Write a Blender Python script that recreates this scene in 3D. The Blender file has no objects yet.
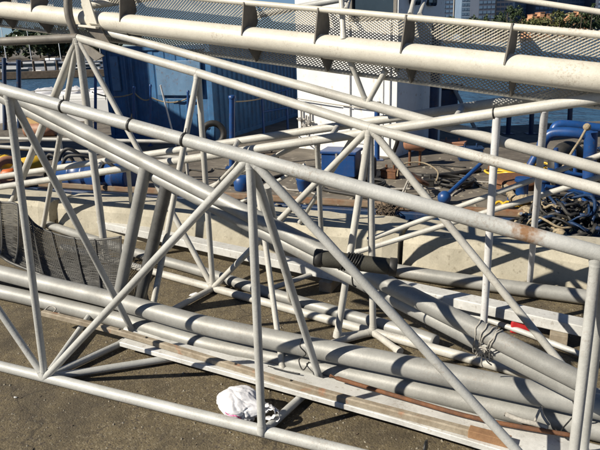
import bpy, bmesh, math, random
from mathutils import Vector, Matrix, noise as mnoise
from math import radians, sin, cos, pi
random.seed(7)
scene = bpy.context.scene
COL = scene.collection
# ------------------------------------------------------------------ camera
CAM_H = 1.8; FPX = 600.0; PITCH = radians(17.0); ROLL = radians(1.7)
fw = Vector((0, cos(PITCH), -sin(PITCH))); up0 = Vector((0, sin(PITCH), cos(PITCH))); rt0 = Vector((1, 0, 0))
rt = rt0*cos(ROLL) - up0*sin(ROLL); up = up0*cos(ROLL) + rt0*sin(ROLL)
CAMP = Vector((0, 0, CAM_H))
cam = bpy.data.cameras.new('camera'); cam.sensor_width = 36; cam.lens = 36*FPX/600
cam.clip_start = .05; cam.clip_end = 6000
co = bpy.data.objects.new('camera', cam); COL.objects.link(co)
m = Matrix((rt, up, -fw)).transposed().to_4x4(); m.translation = CAMP; co.matrix_world = m
scene.camera = co
# ------------------------------------------------------------------ sky and sun
SUN_E = radians(36); SUN_PHI = radians(21)            # light from the left, a touch behind the camera
sdir = Vector((-cos(SUN_E)*cos(SUN_PHI), -cos(SUN_E)*sin(SUN_PHI), sin(SUN_E)))
world = bpy.data.worlds.new("World"); scene.world = world; world.use_nodes = True
wn = world.node_tree; bg = wn.nodes['Background']
sky = wn.nodes.new('ShaderNodeTexSky'); sky.sky_type = 'NISHITA'; sky.sun_disc = False
sky.sun_elevation = SUN_E; sky.sun_rotation = math.atan2(sdir.x, sdir.y)
sky.altitude = 0; sky.air_density = 0.6; sky.dust_density = 0.0; sky.ozone_density = 5.0
wn.links.new(sky.outputs[0], bg.inputs[0]); bg.inputs[1].default_value = 0.05
sl = bpy.data.lights.new('sun', 'SUN'); sl.energy = 5.0; sl.angle = radians(.53); sl.color = (1, .92, .78)
so = bpy.data.objects.new('sun', sl); COL.objects.link(so); so.location = (-20, -2, 20)
so.rotation_euler = (-sdir).to_track_quat('-Z', 'Y').to_euler()
scene.view_settings.view_transform = 'Standard'; scene.view_settings.look = 'None'
scene.view_settings.exposure = 0.45; scene.view_settings.gamma = 1

# ------------------------------------------------------------------ helpers
def ray(x, y): return rt*((x-300)/FPX) + up*((225-y)/FPX) + fw
def onz(x, y, z): d = ray(x, y); return CAMP + d*((z-CAM_H)/d.z)
def ony(x, y, Y): d = ray(x, y); return CAMP + d*(Y/d.y)
def onpl(x, y, p, n): d = ray(x, y); return CAMP + d*((p-CAMP).dot(n)/d.dot(n))
DECK = -.8; SEA = -2.0
def dk(x, y, z=DECK): return onz(x, y, z)

def tag(o, label=None, cat=None, group=None, kind=None):
    if label: o['label'] = label
    if cat: o['category'] = cat
    if group: o['group'] = group
    if kind: o['kind'] = kind
    return o
def thing(name, label, cat, loc, group=None, rz=0):
    o = bpy.data.objects.new(name, None); COL.objects.link(o); o.location = loc; o.rotation_euler = (0, 0, rz)
    o.empty_display_size = .1
    return tag(o, label, cat, group)
def worldloc(o):
    v = Vector((0, 0, 0))
    while o: v = v + o.location; o = o.parent
    return v
def add(name, bm, mat, parent=None, smooth=False, local=False):
    """bm is in world coordinates (or in the parent's own frame with local=True); links it as ONE mesh object"""
    me = bpy.data.meshes.new(name)
    if parent and not local: bmesh.ops.translate(bm, verts=bm.verts, vec=-worldloc(parent))
    bm.normal_update(); bm.to_mesh(me); bm.free()
    if smooth:
        for p in me.polygons: p.use_smooth = True
    o = bpy.data.objects.new(name, me); COL.objects.link(o)
    if parent: o.parent = parent
    if mat: me.materials.append(mat)
    return o
def solo(name, bm, mat, label, cat, group=None, smooth=False):
    """a top-level thing of one mesh, its origin at its own lowest centre"""
    xs = [v.co.x for v in bm.verts]; ys = [v.co.y for v in bm.verts]; zs = [v.co.z for v in bm.verts]
    c = Vector(((min(xs)+max(xs))/2, (min(ys)+max(ys))/2, min(zs)))
    bmesh.ops.translate(bm, verts=bm.verts, vec=-c)
    o = add(name, bm, mat, None, smooth); o.location = c
    return tag(o, label, cat, group)
def frame_of(d):
    d = d.normalized(); a = Vector((0, 0, 1)) if abs(d.z) < .95 else Vector((1, 0, 0))
    u = d.cross(a).normalized(); v = u.cross(d).normalized()
    return u, v
def profile_tube(bm, p0, p1, prof, n=16, caps=True):
    """lathe about the axis p0-p1, prof = [(distance along, radius)]"""
    d = (p1-p0); L = d.length; d = d/L; u, v = frame_of(d); rings = []
    for s, r in prof:
        c = p0 + d*s
        rings.append([bm.verts.new(c + u*(r*cos(2*pi*k/n)) + v*(r*sin(2*pi*k/n))) for k in range(n)])
    for a, b in zip(rings, rings[1:]):
        for k in range(n):
            f = bm.faces.new((a[k], a[(k+1) % n], b[(k+1) % n], b[k])); f.smooth = True
    if caps:
        for rg, rev in ((rings[0], 0), (rings[-1], 1)):
            c = bm.verts.new(sum((w.co for w in rg), Vector())/n)
            vs = [bm.verts.new(w.co) for w in rg]
            for k in range(n):
                t = (c, vs[(k+1) % n], vs[k]) if not rev else (c, vs[k], vs[(k+1) % n])
                bm.faces.new(t)
    return bm
def tube(bm, p0, p1, r, r1=None, n=16, bead=False, caps=True):
    r1 = r if r1 is None else r1; L = (p1-p0).length
    if bead:
        b = .056; prof = [(0, r*1.22), (.034, r*1.2), (.040, r*1.08), (.043, r*1.13), (.047, r*1.08), (b, r*1.0)]
        m_ = [(L*k/4, r+(r1-r)*k/4) for k in (1, 2, 3)]
        prof += m_ + [(L-b, r1), (L-.047, r1*1.08), (L-.043, r1*1.13), (L-.040, r1*1.08), (L-.034, r1*1.2), (L, r1*1.22)]
    else:
        prof = [(L*k/4, r+(r1-r)*k/4) for k in range(5)]
    return profile_tube(bm, p0, p1, prof, n, caps)
def poly_tube(bm, pts, r, n=8, closed=False):
    pts = [Vector(p) for p in pts]; rings = []; N = len(pts); u = None
    for i, p in enumerate(pts):
        a = pts[i-1] if (i or closed) else p; b = pts[(i+1) % N] if (i < N-1 or closed) else p
        d = (b-a); d = d.normalized() if d.length > 1e-9 else Vector((1, 0, 0))
        if u is None: u, v = frame_of(d)
        else:
            u = (u - d*u.dot(d)).normalized(); v = d.cross(u)
        rr = r[i] if isinstance(r, (list, tuple)) else r
        rings.append([bm.verts.new(p + u*(rr*cos(2*pi*k/n)) + v*(rr*sin(2*pi*k/n))) for k in range(n)])
    pr = list(zip(rings, rings[1:])) + ([(rings[-1], rings[0])] if closed else [])
    for a, b in pr:
        for k in range(n):
            f = bm.faces.new((a[k], a[(k+1) % n], b[(k+1) % n], b[k])); f.smooth = True
    if not closed:
        bm.faces.new(rings[0][::-1]); bm.faces.new(rings[-1])
    return bm
def spline(pts, k=6):
    pts = [Vector(p) for p in pts]; out = []
    for i in range(len(pts)-1):
        p0 = pts[max(i-1, 0)]; p1 = pts[i]; p2 = pts[i+1]; p3 = pts[min(i+2, len(pts)-1)]
        for j in range(k):
            t = j/k
            out.append(.5*((2*p1) + (p2-p0)*t + (2*p0-5*p1+4*p2-p3)*t*t + (3*p1-p0-3*p2+p3)*t**3))
    out.append(pts[-1]); return out
def box(bm, c, ex, ey, ez, bevel=0.0):
    """c = centre; ex, ey, ez half-extent vectors"""
    c, ex, ey, ez = map(Vector, (c, ex, ey, ez))
    vs = [bm.verts.new(c + ex*i + ey*j + ez*k) for i in (-1, 1) for j in (-1, 1) for k in (-1, 1)]
    fs = [(0, 1, 3, 2), (4, 6, 7, 5), (0, 4, 5, 1), (2, 3, 7, 6), (0, 2, 6, 4), (1, 5, 7, 3)]
    faces = [bm.faces.new([vs[i] for i in f]) for f in fs]
    if bevel:
        es = set(e for f in faces for e in f.edges)
        bmesh.ops.bevel(bm, geom=list(es), offset=bevel, segments=2, affect='EDGES', profile=.5)
    bmesh.ops.recalc_face_normals(bm, faces=bm.faces)
    return bm
def abox(bm, x0, x1, y0, y1, z0, z1, bevel=0.0):
    return box(bm, ((x0+x1)/2, (y0+y1)/2, (z0+z1)/2), ((x1-x0)/2, 0, 0), (0, (y1-y0)/2, 0), (0, 0, (z1-z0)/2), bevel)
def beam(bm, p0, p1, w, h, bevel=.004, up_=Vector((0, 0, 1))):
    d = (p1-p0); s = d.cross(up_).normalized(); u = s.cross(d).normalized()
    return box(bm, (p0+p1)/2, d/2, s*w/2, u*h/2, bevel)
def prism(bm, pts, z0, z1):
    a = [bm.verts.new((p[0], p[1], z0)) for p in pts]; b = [bm.verts.new((p[0], p[1], z1)) for p in pts]; n = len(pts)
    bm.faces.new(a[::-1]); bm.faces.new(b)
    for i in range(n): bm.faces.new((a[i], a[(i+1) % n], b[(i+1) % n], b[i]))
    bmesh.ops.recalc_face_normals(bm, faces=bm.faces)
    return bm
def plate(bm, pts, nrm, th):
    nrm = nrm.normalized()*th/2
    a = [bm.verts.new(p-nrm) for p in pts]; b = [bm.verts.new(p+nrm) for p in pts]; n = len(pts)
    bm.faces.new(a[::-1]); bm.faces.new(b)
    for i in range(n): bm.faces.new((a[i], a[(i+1) % n], b[(i+1) % n], b[i]))
    bmesh.ops.recalc_face_normals(bm, faces=bm.faces)
    return bm
BM = bmesh.new

# ------------------------------------------------------------------ materials
def mat(name, c1, c2=None, rough=.5, metal=0.0, scale=6.0, bump=.1, bscale=None, speck=None, speck_amt=.0, speck_scale=60, rough_var=.12, detail=6, lo=.35, hi=.65, streak=None, spec=None, bdist=.004, grime=.0, rusty=.0):
    m_ = bpy.data.materials.new(name); m_.use_nodes = True
    nt = m_.node_tree; N = nt.nodes; L = nt.links; b = N['Principled BSDF']
    tc = N.new('ShaderNodeTexCoord'); src = tc.outputs['Object']
    if streak:
        mp = N.new('ShaderNodeMapping'); mp.inputs['Scale'].default_value = streak; L.new(src, mp.inputs[0]); s1 = mp.outputs[0]
    else: s1 = src
    n1 = N.new('ShaderNodeTexNoise'); n1.inputs['Scale'].default_value = scale; n1.inputs['Detail'].default_value = detail; n1.inputs['Roughness'].default_value = .65
    L.new(s1, n1.inputs['Vector'])
    r1 = N.new('ShaderNodeMapRange'); r1.inputs[1].default_value = lo; r1.inputs[2].default_value = hi; L.new(n1.outputs[0], r1.inputs[0])
    mx = N.new('ShaderNodeMix'); mx.data_type = 'RGBA'; mx.inputs[6].default_value = (*c1, 1); mx.inputs[7].default_value = (*(c2 or c1), 1)
    L.new(r1.outputs[0], mx.inputs[0]); col = mx.outputs[2]
    if speck:
        n2 = N.new('ShaderNodeTexNoise'); n2.inputs['Scale'].default_value = speck_scale; n2.inputs['Detail'].default_value = 4; L.new(src, n2.inputs['Vector'])
        r2 = N.new('ShaderNodeMapRange'); r2.inputs[1].default_value = .62-.1*speck_amt; r2.inputs[2].default_value = .70; L.new(n2.outputs[0], r2.inputs[0])
        mu = N.new('ShaderNodeMath'); mu.operation = 'MULTIPLY'; mu.inputs[1].default_value = min(1, .4+speck_amt); L.new(r2.outputs[0], mu.inputs[0])
        mx2 = N.new('ShaderNodeMix'); mx2.data_type = 'RGBA'; mx2.inputs[7].default_value = (*speck, 1)
        L.new(mu.outputs[0], mx2.inputs[0]); L.new(col, mx2.inputs[6]); col = mx2.outputs[2]
    if rusty:
        na_ = N.new('ShaderNodeTexNoise'); na_.inputs['Scale'].default_value = 4.5; na_.inputs['Detail'].default_value = 2; L.new(src, na_.inputs['Vector'])
        nb_ = N.new('ShaderNodeTexNoise'); nb_.inputs['Scale'].default_value = 75; nb_.inputs['Detail'].default_value = 6; nb_.inputs['Roughness'].default_value = .75; L.new(src, nb_.inputs['Vector'])
        ma_ = N.new('ShaderNodeMapRange'); ma_.inputs[1].default_value = .52; ma_.inputs[2].default_value = .72; L.new(na_.outputs[0], ma_.inputs[0])
        mb_ = N.new('ShaderNodeMapRange'); mb_.inputs[1].default_value = .50; mb_.inputs[2].default_value = .62; L.new(nb_.outputs[0], mb_.inputs[0])
        mm_ = N.new('ShaderNodeMath'); mm_.operation = 'MULTIPLY'; L.new(ma_.outputs[0], mm_.inputs[0]); L.new(mb_.outputs[0], mm_.inputs[1])
        m2_ = N.new('ShaderNodeMath'); m2_.operation = 'MULTIPLY'; m2_.inputs[1].default_value = rusty; L.new(mm_.outputs[0], m2_.inputs[0])
        x_ = N.new('ShaderNodeMix'); x_.data_type = 'RGBA'; x_.inputs[7].default_value = (.20, .125, .07, 1); L.new(m2_.outputs[0], x_.inputs[0]); L.new(col, x_.inputs[6]); col = x_.outputs[2]
    if grime:
        for sc_, dt, amt in ((1.7, 4, grime), (60, 6, grime*.5), (420, 2, grime*.8)):
            ng = N.new('ShaderNodeTexNoise'); ng.inputs['Scale'].default_value = sc_; ng.inputs['Detail'].default_value = dt; ng.inputs['Roughness'].default_value = .7; L.new(src, ng.inputs['Vector'])
            rg_ = N.new('ShaderNodeMapRange'); rg_.inputs[1].default_value = .32; rg_.inputs[2].default_value = .68; rg_.inputs[3].default_value = 1-amt; rg_.inputs[4].default_value = 1+amt*.55; L.new(ng.outputs[0], rg_.inputs[0])
            vm = N.new('ShaderNodeVectorMath'); vm.operation = 'SCALE'; L.new(col, vm.inputs[0]); L.new(rg_.outputs[0], vm.inputs['Scale']); col = vm.outputs[0]
    L.new(col, b.inputs['Base Color'])
    rr = N.new('ShaderNodeMapRange'); rr.inputs[3].default_value = max(.02, rough-rough_var); rr.inputs[4].default_value = min(1, rough+rough_var)
    L.new(n1.outputs[0], rr.inputs[0]); L.new(rr.outputs[0], b.inputs['Roughness'])
    b.inputs['Metallic'].default_value = metal
    if spec is not None: b.inputs['Specular IOR Level'].default_value = spec
    if bump:
        n3 = N.new('ShaderNodeTexNoise'); n3.inputs['Scale'].default_value = bscale or scale*8; n3.inputs['Detail'].default_value = 5; L.new(src, n3.inputs['Vector'])
        bp = N.new('ShaderNodeBump'); bp.inputs['Strength'].default_value = bump; bp.inputs['Distance'].default_value = bdist
        L.new(n3.outputs[0], bp.inputs['Height']); L.new(bp.outputs[0], b.inputs['Normal'])
    m_['out'] = 1
    return m_
M = {}
M['cream'] = mat('cream_paint', (.69, .66, .575), (.58, .55, .47), .45, 0, 3.5, .15, 90, (.30, .24, .17), .02, 160, grime=0.12, rusty=0.55)
M['truss'] = mat('weathered_grey_paint', (.53, .535, .515), (.42, .425, .405), .5, .05, 5, .2, 110, (.56, .55, .51), .05, 210, grime=0.14, rusty=0.5)
M['truss_b'] = mat('warm_grey_paint', (.56, .55, .505), (.44, .43, .395), .5, .0, 5, .2, 110, (.26, .22, .16), .02, 190, grime=0.14, rusty=0.55)
M['white_post'] = mat('white_paint', (.70, .70, .70), (.58, .58, .58), .4, 0, 6, .1, 90, (.3, .25, .2), .08, 60, grime=0.1, rusty=0.35)
M['alu'] = mat('dull_aluminium', (.37, .37, .352), (.265, .265, .25), .5, .15, 4, .12, 110, (.42, .41, .38), .06, 160, grime=0.16, rusty=0.35)
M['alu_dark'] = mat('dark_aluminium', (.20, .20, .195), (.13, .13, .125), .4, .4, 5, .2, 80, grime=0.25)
M['plank'] = mat('white_plank_paint', (.68, .68, .66), (.50, .50, .48), .5, 0, 5, .15, 60, (.35, .32, .28), .22, 35, grime=0.16, rusty=0.4)
M['wood'] = mat('weathered_wood', (.36, .31, .235), (.23, .185, .13), .75, 0, 14, .35, 60, (.35, .12, .04), .1, 12, grime=0.25)
M['rust'] = mat('rusty_steel', (.20, .085, .035), (.10, .05, .03), .8, .1, 18, .4, 90)
M['quay'] = None
M['block'] = mat('cast_concrete', (.54, .50, .40), (.42, .385, .30), .85, 0, 3, .35, 40, (.23, .20, .15), .2, 30, grime=0.22)
M['blue'] = mat('blue_paint', (.014, .075, .26), (.010, .052, .18), .4, 0, 3, .12, 30, (.10, .07, .06), .12, 22, grime=0.2, rusty=0.7)
M['blue_box'] = mat('faded_container_paint', (.06, .17, .34), (.04, .125, .26), .4, 0, 3, .12, 30, (.10, .07, .06), .12, 22, grime=0.2, rusty=0.7)
M['blue_pale'] = mat('pale_blue_paint', (.13, .24, .38), (.09, .18, .30), .5, 0, 3, .1, 30, (.12, .06, .03), .1, 14, grime=0.12, rusty=0.5)
M['blue_hull'] = mat('blue_hull_paint', (.014, .045, .12), (.010, .03, .08), .45, 0, 2, .15, 20, (.1, .06, .03), .2, 12, grime=0.25, rusty=0.7)
M['whitehouse'] = mat('deckhouse_white', (.80, .80, .79), (.72, .72, .70), .45, 0, 1.2, .05, 12, (.4, .25, .12), .02, 8, grime=0.05, rusty=0.25)
M['deck'] = mat('rusty_deck', (.20, .175, .14), (.10, .085, .07), .85, 0, 1.1, .4, 14, (.30, .27, .22), .25, 7, grime=0.25)
M['black'] = mat('black_rubber', (.018, .018, .018), (.035, .033, .03), .6, 0, 8, .2, 60)
M['foam'] = mat('dark_foam', (.035, .034, .027), (.055, .052, .04), .75, 0, 8, .25, 150, grime=0.2)
M['tie'] = mat('black_tape', (.012, .012, .012), (.03, .03, .03), .5, 0, 30, .1)
M['rope'] = mat('hemp_rope', (.36, .30, .20), (.22, .17, .11), .9, 0, 30, .5, 120)
M['rope_w'] = mat('pale_rope', (.42, .40, .36), (.28, .265, .24), .9, 0, 40, .5, 140)
M['yellow'] = mat('yellow_plastic', (.72, .47, .04), (.58, .36, .03), .4, 0, 5, .1)
M['red'] = mat('red_plastic', (.50, .03, .03), (.38, .02, .025), .45, 0, 8, .1)
M['orange'] = mat('orange_plastic', (.65, .16, .03), (.5, .1, .02), .5, 0, 5, .1)
M['tan'] = mat('tan_plywood', (.50, .33, .14), (.42, .27, .11), .7, 0, 6, .1)
M['meshwire'] = mat('grey_mesh_wire', (.085, .083, .078), (.05, .05, .047), .5, .2, 20, 0)
M['meshcream'] = mat('cream_mesh', (.50, .47, .40), (.38, .355, .30), .55, 0, 15, 0)
M['gusset'] = mat('shade_toned_plate', (.22, .20, .17), (.14, .13, .115), .6, 0, 8, .15, 60, grime=0.2, rusty=0.7)  # cream plate tone darkened so unlit faces read as shaded
M['tank'] = mat('rusty_tank', (.42, .22, .14), (.30, .14, .08), .6, 0, 4, .2, grime=0.2)
M['glass'] = mat('dark_window', (.02, .03, .04), (.03, .045, .06), .08, 0, 1, 0)
M['boat_white'] = mat('boat_gelcoat', (.78, .78, .77), (.70, .70, .69), .3, 0, 1, 0)
M['boat_dark'] = mat('boat_dark_hull', (.03, .045, .08), (.05, .05, .06), .35, 0, 1, 0)
M['pile'] = mat('timber_pile', (.11, .08, .055), (.06, .045, .03), .85, 0, 3, .2)
M['rock'] = mat('shore_rock', (.12, .10, .08), (.06, .05, .04), .9, 0, .8, .5, 3)
M['leafA'] = mat('dark_leaf', (.025, .045, .018), (.05, .075, .025), .6, 0, .8, 0)
M['leafB'] = mat('olive_leaf', (.07, .085, .025), (.11, .11, .035), .6, 0, .8, 0)
M['trunk'] = mat('bark', (.10, .075, .05), (.06, .045, .03), .9, 0, 3, 0)
M['stone'] = mat('pebble', (.30, .27, .21), (.16, .14, .11), .85, 0, 40, 0)
M['land'] = mat('shore_land', (.10, .09, .05), (.06, .07, .03), .9, 0, .05, 0)

def quay_material():
    m_ = bpy.data.materials.new('worn_quay_concrete'); m_.use_nodes = True
    nt = m_.node_tree; N = nt.nodes; L = nt.links; b = N['Principled BSDF']
    tc = N.new('ShaderNodeTexCoord'); src = tc.outputs['Object']
    def noise(s, d=6, ro=.6):
        n = N.new('ShaderNodeTexNoise'); n.inputs['Scale'].default_value = s; n.inputs['Detail'].default_value = d; n.inputs['Roughness'].default_value = ro; L.new(src, n.inputs['Vector']); return n.outputs[0]
    def ramp(i, lo, hi, a=0, bb=1):
        r = N.new('ShaderNodeMapRange'); r.inputs[1].default_value = lo; r.inputs[2].default_value = hi; r.inputs[3].default_value = a; r.inputs[4].default_value = bb; L.new(i, r.inputs[0]); return r.outputs[0]
    def mix(f, a, c):
        x = N.new('ShaderNodeMix'); x.data_type = 'RGBA'; L.new(f, x.inputs[0])
        if isinstance(a, tuple): x.inputs[6].default_value = (*a, 1)
        else: L.new(a, x.inputs[6])
        if isinstance(c, tuple): x.inputs[7].default_value = (*c, 1)
        else: L.new(c, x.inputs[7])
        return x.outputs[2]
    c = mix(ramp(noise(1.6), .3, .7), (.112, .088, .050), (.170, .136, .079))
    c = mix(ramp(noise(11, 8, .7), .45, .68), c, (.075, .06, .037))
    v = N.new('ShaderNodeTexVoronoi'); v.inputs['Scale'].default_value = 95; L.new(src, v.inputs['Vector'])
    vc = N.new('ShaderNodeSeparateColor'); L.new(v.outputs['Color'], vc.inputs[0])
    c = mix(ramp(vc.outputs[0], .80, 1.1), c, (.24, .205, .14))
    c = mix(ramp(vc.outputs[1], .78, 1.0), c, (.07, .055, .04))
    c = mix(ramp(noise(2.3, 5, .7), .52, .70), c, (.062, .049, .03))
    c = mix(ramp(noise(7.3, 3), .67, .73), c, (.07, .055, .038))
    dst = N.new('ShaderNodeTexNoise'); dst.inputs['Scale'].default_value = 2.2; dst.inputs['Detail'].default_value = 6; L.new(src, dst.inputs['Vector'])
    ad0 = N.new('ShaderNodeVectorMath'); ad0.operation = 'MULTIPLY_ADD'; ad0.inputs[1].default_value = (.5, .5, .5); L.new(dst.outputs['Color'], ad0.inputs[0]); L.new(src, ad0.inputs[2])
    ck = N.new('ShaderNodeTexVoronoi'); ck.feature = 'DISTANCE_TO_EDGE'; ck.inputs['Scale'].default_value = .75; L.new(ad0.outputs[0], ck.inputs['Vector'])
    c = mix(ramp(ck.outputs['Distance'], .0, .008, .85, 0), c, (.04, .032, .022))
    c = mix(ramp(noise(.9, 4, .6), .55, .62, 0, .55), c, (.058, .047, .032))
    L.new(c, b.inputs['Base Color']); b.inputs['Roughness'].default_value = .9
    bp = N.new('ShaderNodeBump'); bp.inputs['Strength'].default_value = .7; bp.inputs['Distance'].default_value = .006
    ad = N.new('ShaderNodeMath'); ad.operation = 'ADD'; L.new(noise(70, 6, .7), ad.inputs[0]); L.new(ramp(v.outputs['Distance'], 0, .6, .5, 0), ad.inputs[1])
    L.new(ad.outputs[0], bp.inputs['Height']); L.new(bp.outputs[0], b.inputs['Normal'])
    return m_
M['quay'] = quay_material()
def water_material():
    m_ = bpy.data.materials.new('harbour_water'); m_.use_nodes = True
    nt = m_.node_tree; N = nt.nodes; L = nt.links; b = N['Principled BSDF']
    b.inputs['Base Color'].default_value = (.04, .105, .19, 1); b.inputs['Roughness'].default_value = .22; b.inputs['IOR'].default_value = 1.33
    tc = N.new('ShaderNodeTexCoord'); mp = N.new('ShaderNodeMapping'); mp.inputs['Scale'].default_value = (.7, 1.3, 1); L.new(tc.outputs['Object'], mp.inputs[0])
    n1 = N.new('ShaderNodeTexNoise'); n1.inputs['Scale'].default_value = 1.1; n1.inputs['Detail'].default_value = 5; L.new(mp.outputs[0], n1.inputs['Vector'])
    bp = N.new('ShaderNodeBump'); bp.inputs['Strength'].default_value = 1; bp.inputs['Distance'].default_value = .9
    L.new(n1.outputs[0], bp.inputs['Height']); L.new(bp.outputs[0], b.inputs['Normal'])
    return m_
M['water'] = water_material()
def rusted_spot(base, name, centre, half):
    """a copy of a paint with a real band of rust about one place along the tube"""
    m_ = base.copy(); m_.name = name; nt = m_.node_tree; N = nt.nodes; L = nt.links; b = N['Principled BSDF']
    tc = N.new('ShaderNodeTexCoord'); d = N.new('ShaderNodeVectorMath'); d.operation = 'DISTANCE'; d.inputs[1].default_value = centre
    L.new(tc.outputs['Object'], d.inputs[0]); n = N.new('ShaderNodeTexNoise'); n.inputs['Scale'].default_value = 55; L.new(tc.outputs['Object'], n.inputs['Vector'])
    ad = N.new('ShaderNodeMath'); ad.operation = 'MULTIPLY_ADD'; ad.inputs[1].default_value = -.10; L.new(n.outputs[0], ad.inputs[0]); L.new(d.outputs['Value'], ad.inputs[2])
    r = N.new('ShaderNodeMapRange'); r.inputs[1].default_value = half-.03; r.inputs[2].default_value = half-.085; L.new(ad.outputs[0], r.inputs[0])
    old = b.inputs['Base Color'].links[0].from_socket
    x = N.new('ShaderNodeMix'); x.data_type = 'RGBA'; x.inputs[7].default_value = (.27, .15, .075, 1); L.new(r.outputs[0], x.inputs[0]); L.new(old, x.inputs[6]); L.new(x.outputs[2], b.inputs['Base Color'])
    return m_

# ------------------------------------------------------------------ setting: quay, water, shores
QD = Vector((cos(radians(-24)), sin(radians(-24)), 0)); QN = Vector((-QD.y, QD.x, 0))     # along the quay edge, out to sea
q0 = onz(395, 272, 0) + QN*.62                                                            # a point of the quay's edge
def quaybm():
    bm = BM(); a = q0 - QD*120; b = q0 + QD*120; c = b - QN*90; d = a - QN*90
    return prism(bm, [(p.x, p.y) for p in (a, b, c, d)], -3.0, 0.0)
tag(add('quay_ground', quaybm(), M['quay']), kind='structure')
bm = BM(); bmesh.ops.create_grid(bm, x_segments=1, y_segments=1, size=3000); bmesh.ops.translate(bm, verts=bm.verts, vec=(0, 0, SEA))
tag(add('water', bm, M['water']), kind='structure')
# gravel and grit on the quay: real pebbles, uncountable
bm = BM()
for i in range(1500):
    px, py = random.uniform(-30, 640), random.uniform(300, 470)
    p = onz(px, py, 0); s = random.choice((.002, .003, .003, .004, .006)) * random.uniform(.7, 1.5)
    q = [bm.verts.new((p.x+s*cos(t)*random.uniform(.7, 1.3), p.y+s*sin(t)*random.uniform(.7, 1.3), .0)) for t in (0, 1.26, 2.5, 3.77, 5.03)]
    t_ = bm.verts.new((p.x+random.uniform(-.3, .3)*s, p.y, s*random.uniform(.6, 1.2)))
    for k in range(5): bm.faces.new((q[k], q[(k+1) % 5], t_))
tag(add('gravel', bm, M['stone']), 'scattered grit and small pebbles on the worn quay concrete', 'gravel', kind='stuff')

bm = BM()
for i in range(170):                                 # bark chips, flakes of rust and dry leaves
    p = onz(random.uniform(-20, 620), random.uniform(300, 460), 0); s = random.uniform(.004, .013); a = random.uniform(0, 6.28)
    q = [bm.verts.new((p.x+s*cos(a+t)*(1 if k_ % 2 else .45), p.y+s*sin(a+t)*(1 if k_ % 2 else .45), random.uniform(.001, .006))) for k_, t in enumerate((0, 1.57, 3.14, 4.71))]
    bm.faces.new(q)
tag(add('litter_flakes', bm, M['pile']), 'dark flakes and dry leaf bits scattered on the quay', 'debris', kind='stuff')
# concrete blocks at the quay edge
def block(p0, p1, depth, h, label, bulge=.02):
    d = p1-p0; L = d.length; ex = d/L; n = Vector((-ex.y, ex.x, 0)); bm = BM()
    prof = [(0, 0), (-.0, h*.12), (.02, h*.75), (.05, h*.95), (.10, h), (depth-.07, h+.005), (depth-.02, h*.93), (depth, 0)]
    K = max(6, int(L/.12)); rows = []
    for i in range(K+1):
        s = L*i/K; row = []
        for j, (y, z) in enumerate(prof):
            w = mnoise.noise(Vector((s*2.5+p0.x*7, y*6, z*6)))*.016 + mnoise.noise(Vector((s*9, y*20+3, z*20)))*.006
            e = .025*max(0, 1-min(i, K-i)/1.0)
            row.append(bm.verts.new(p0 + ex*s + n*(y+w*.6+(e if y < depth/2 else -e)) + Vector((0, 0, max(0, z+(w-e*.8 if z > .05 else 0))))))
        rows.append(row)
    for a, b in zip(rows, rows[1:]):
        for j in range(len(prof)-1): bm.faces.new((a[j], b[j], b[j+1], a[j+1]))
    bm.faces.new(rows[0][::-1]); bm.faces.new(rows[-1])
    bmesh.ops.recalc_face_normals(bm, faces=bm.faces)
    return solo('concrete_block', bm, M['block'], label, 'concrete block', 'concrete blocks along the quay edge')
kd = Vector((cos(radians(-23.2)), sin(radians(-23.2)), 0))
b1r = onz(396, 272, 0); b1l = b1r - kd*3.55
block(b1l, b1r, .50, .33, 'long pale concrete block on the quay edge behind the steel frames')
b2l = onz(401, 271, 0); b2r = b2l + Vector((cos(radians(-26.5)), sin(radians(-26.5)), 0))*2.4
block(b2l, b2r, .50, .32, 'pale concrete block at the right, crossed by shadows of posts')
block(b1l - kd*2.0 + QN*.03, b1l - kd*.12, .48, .31, 'shaded concrete block at the far left end of the row')

# ------------------------------------------------------------------ truss A, nearest, with the apex chord over the front chord
ZG = .032
a0 = onz(0, 366, ZG); a1 = onz(340, 450, ZG); ta = (a1-a0).normalized(); na = Vector((ta.y, -ta.x, 0))
def PA(x, y): return onpl(x, y, a0, na)
def on_line(x, p, q):                       # the point of the image-straight line p-q at pixel column x
    t = (x-p[0])/(q[0]-p[0]); return x, p[1]+(q[1]-p[1])*t
A2a, A2b = (0, 89), (600, 254)
T = [PA(*on_line(x, A2a, A2b)) for x in (8, 250, 597)]
Bn = [onz(45, 378, ZG), onz(262, 433, ZG)]
Bn.append(a0 + ta*((PA(571, 478)-a0).dot(ta)))
rootA = thing('truss_frame', 'nearest grey tubular truss, its long upper chord marked by an orange rust band', 'truss', Bn[1]*1.0)
def part(name, p, q, r, mt, root, bead=False, n=16, r1=None, label=None):
    o = add(name, tube(BM(), p, q, r, r1, n, bead), mt, root)
    if label: tag(o, label)
    return o
pa, pb = PA(*on_line(-60, A2a, A2b)), PA(*on_line(690, A2a, A2b))
rc = PA(525, 233.5)
mA = rusted_spot(M['truss'], 'weathered_grey_paint_rust_band', tuple(rc - rootA.location), .055)
part('chord', pa, pb, .029, mA, rootA, n=24, label='upper chord with an orange rust band')
part('chord', a0 - ta*.9, a0 + ta*4.2, .0295, M['truss'], rootA, n=24)
C0, C1 = onz(133, 332, ZG), onz(320, 380, ZG); tc_ = (C1-C0).normalized()
part('chord', C0 - tc_*.06, C1 + tc_*1.8, .028, M['truss'], rootA, n=20)
rb = .0195
for p, q in ((T[0], Bn[0]), (T[1], Bn[0]), (T[1], Bn[1]), (T[1], Bn[2]), (T[2], Bn[2]),
             (T[0], C0), (T[1], C1), (Bn[0], PA(-34, 262))):
    part('brace', p, q, rb, M['truss'], rootA, bead=True)
part('brace', PA(606, 262), onz(583, 455, .085), rb*.95, M['truss'], rootA, bead=True)
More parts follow.
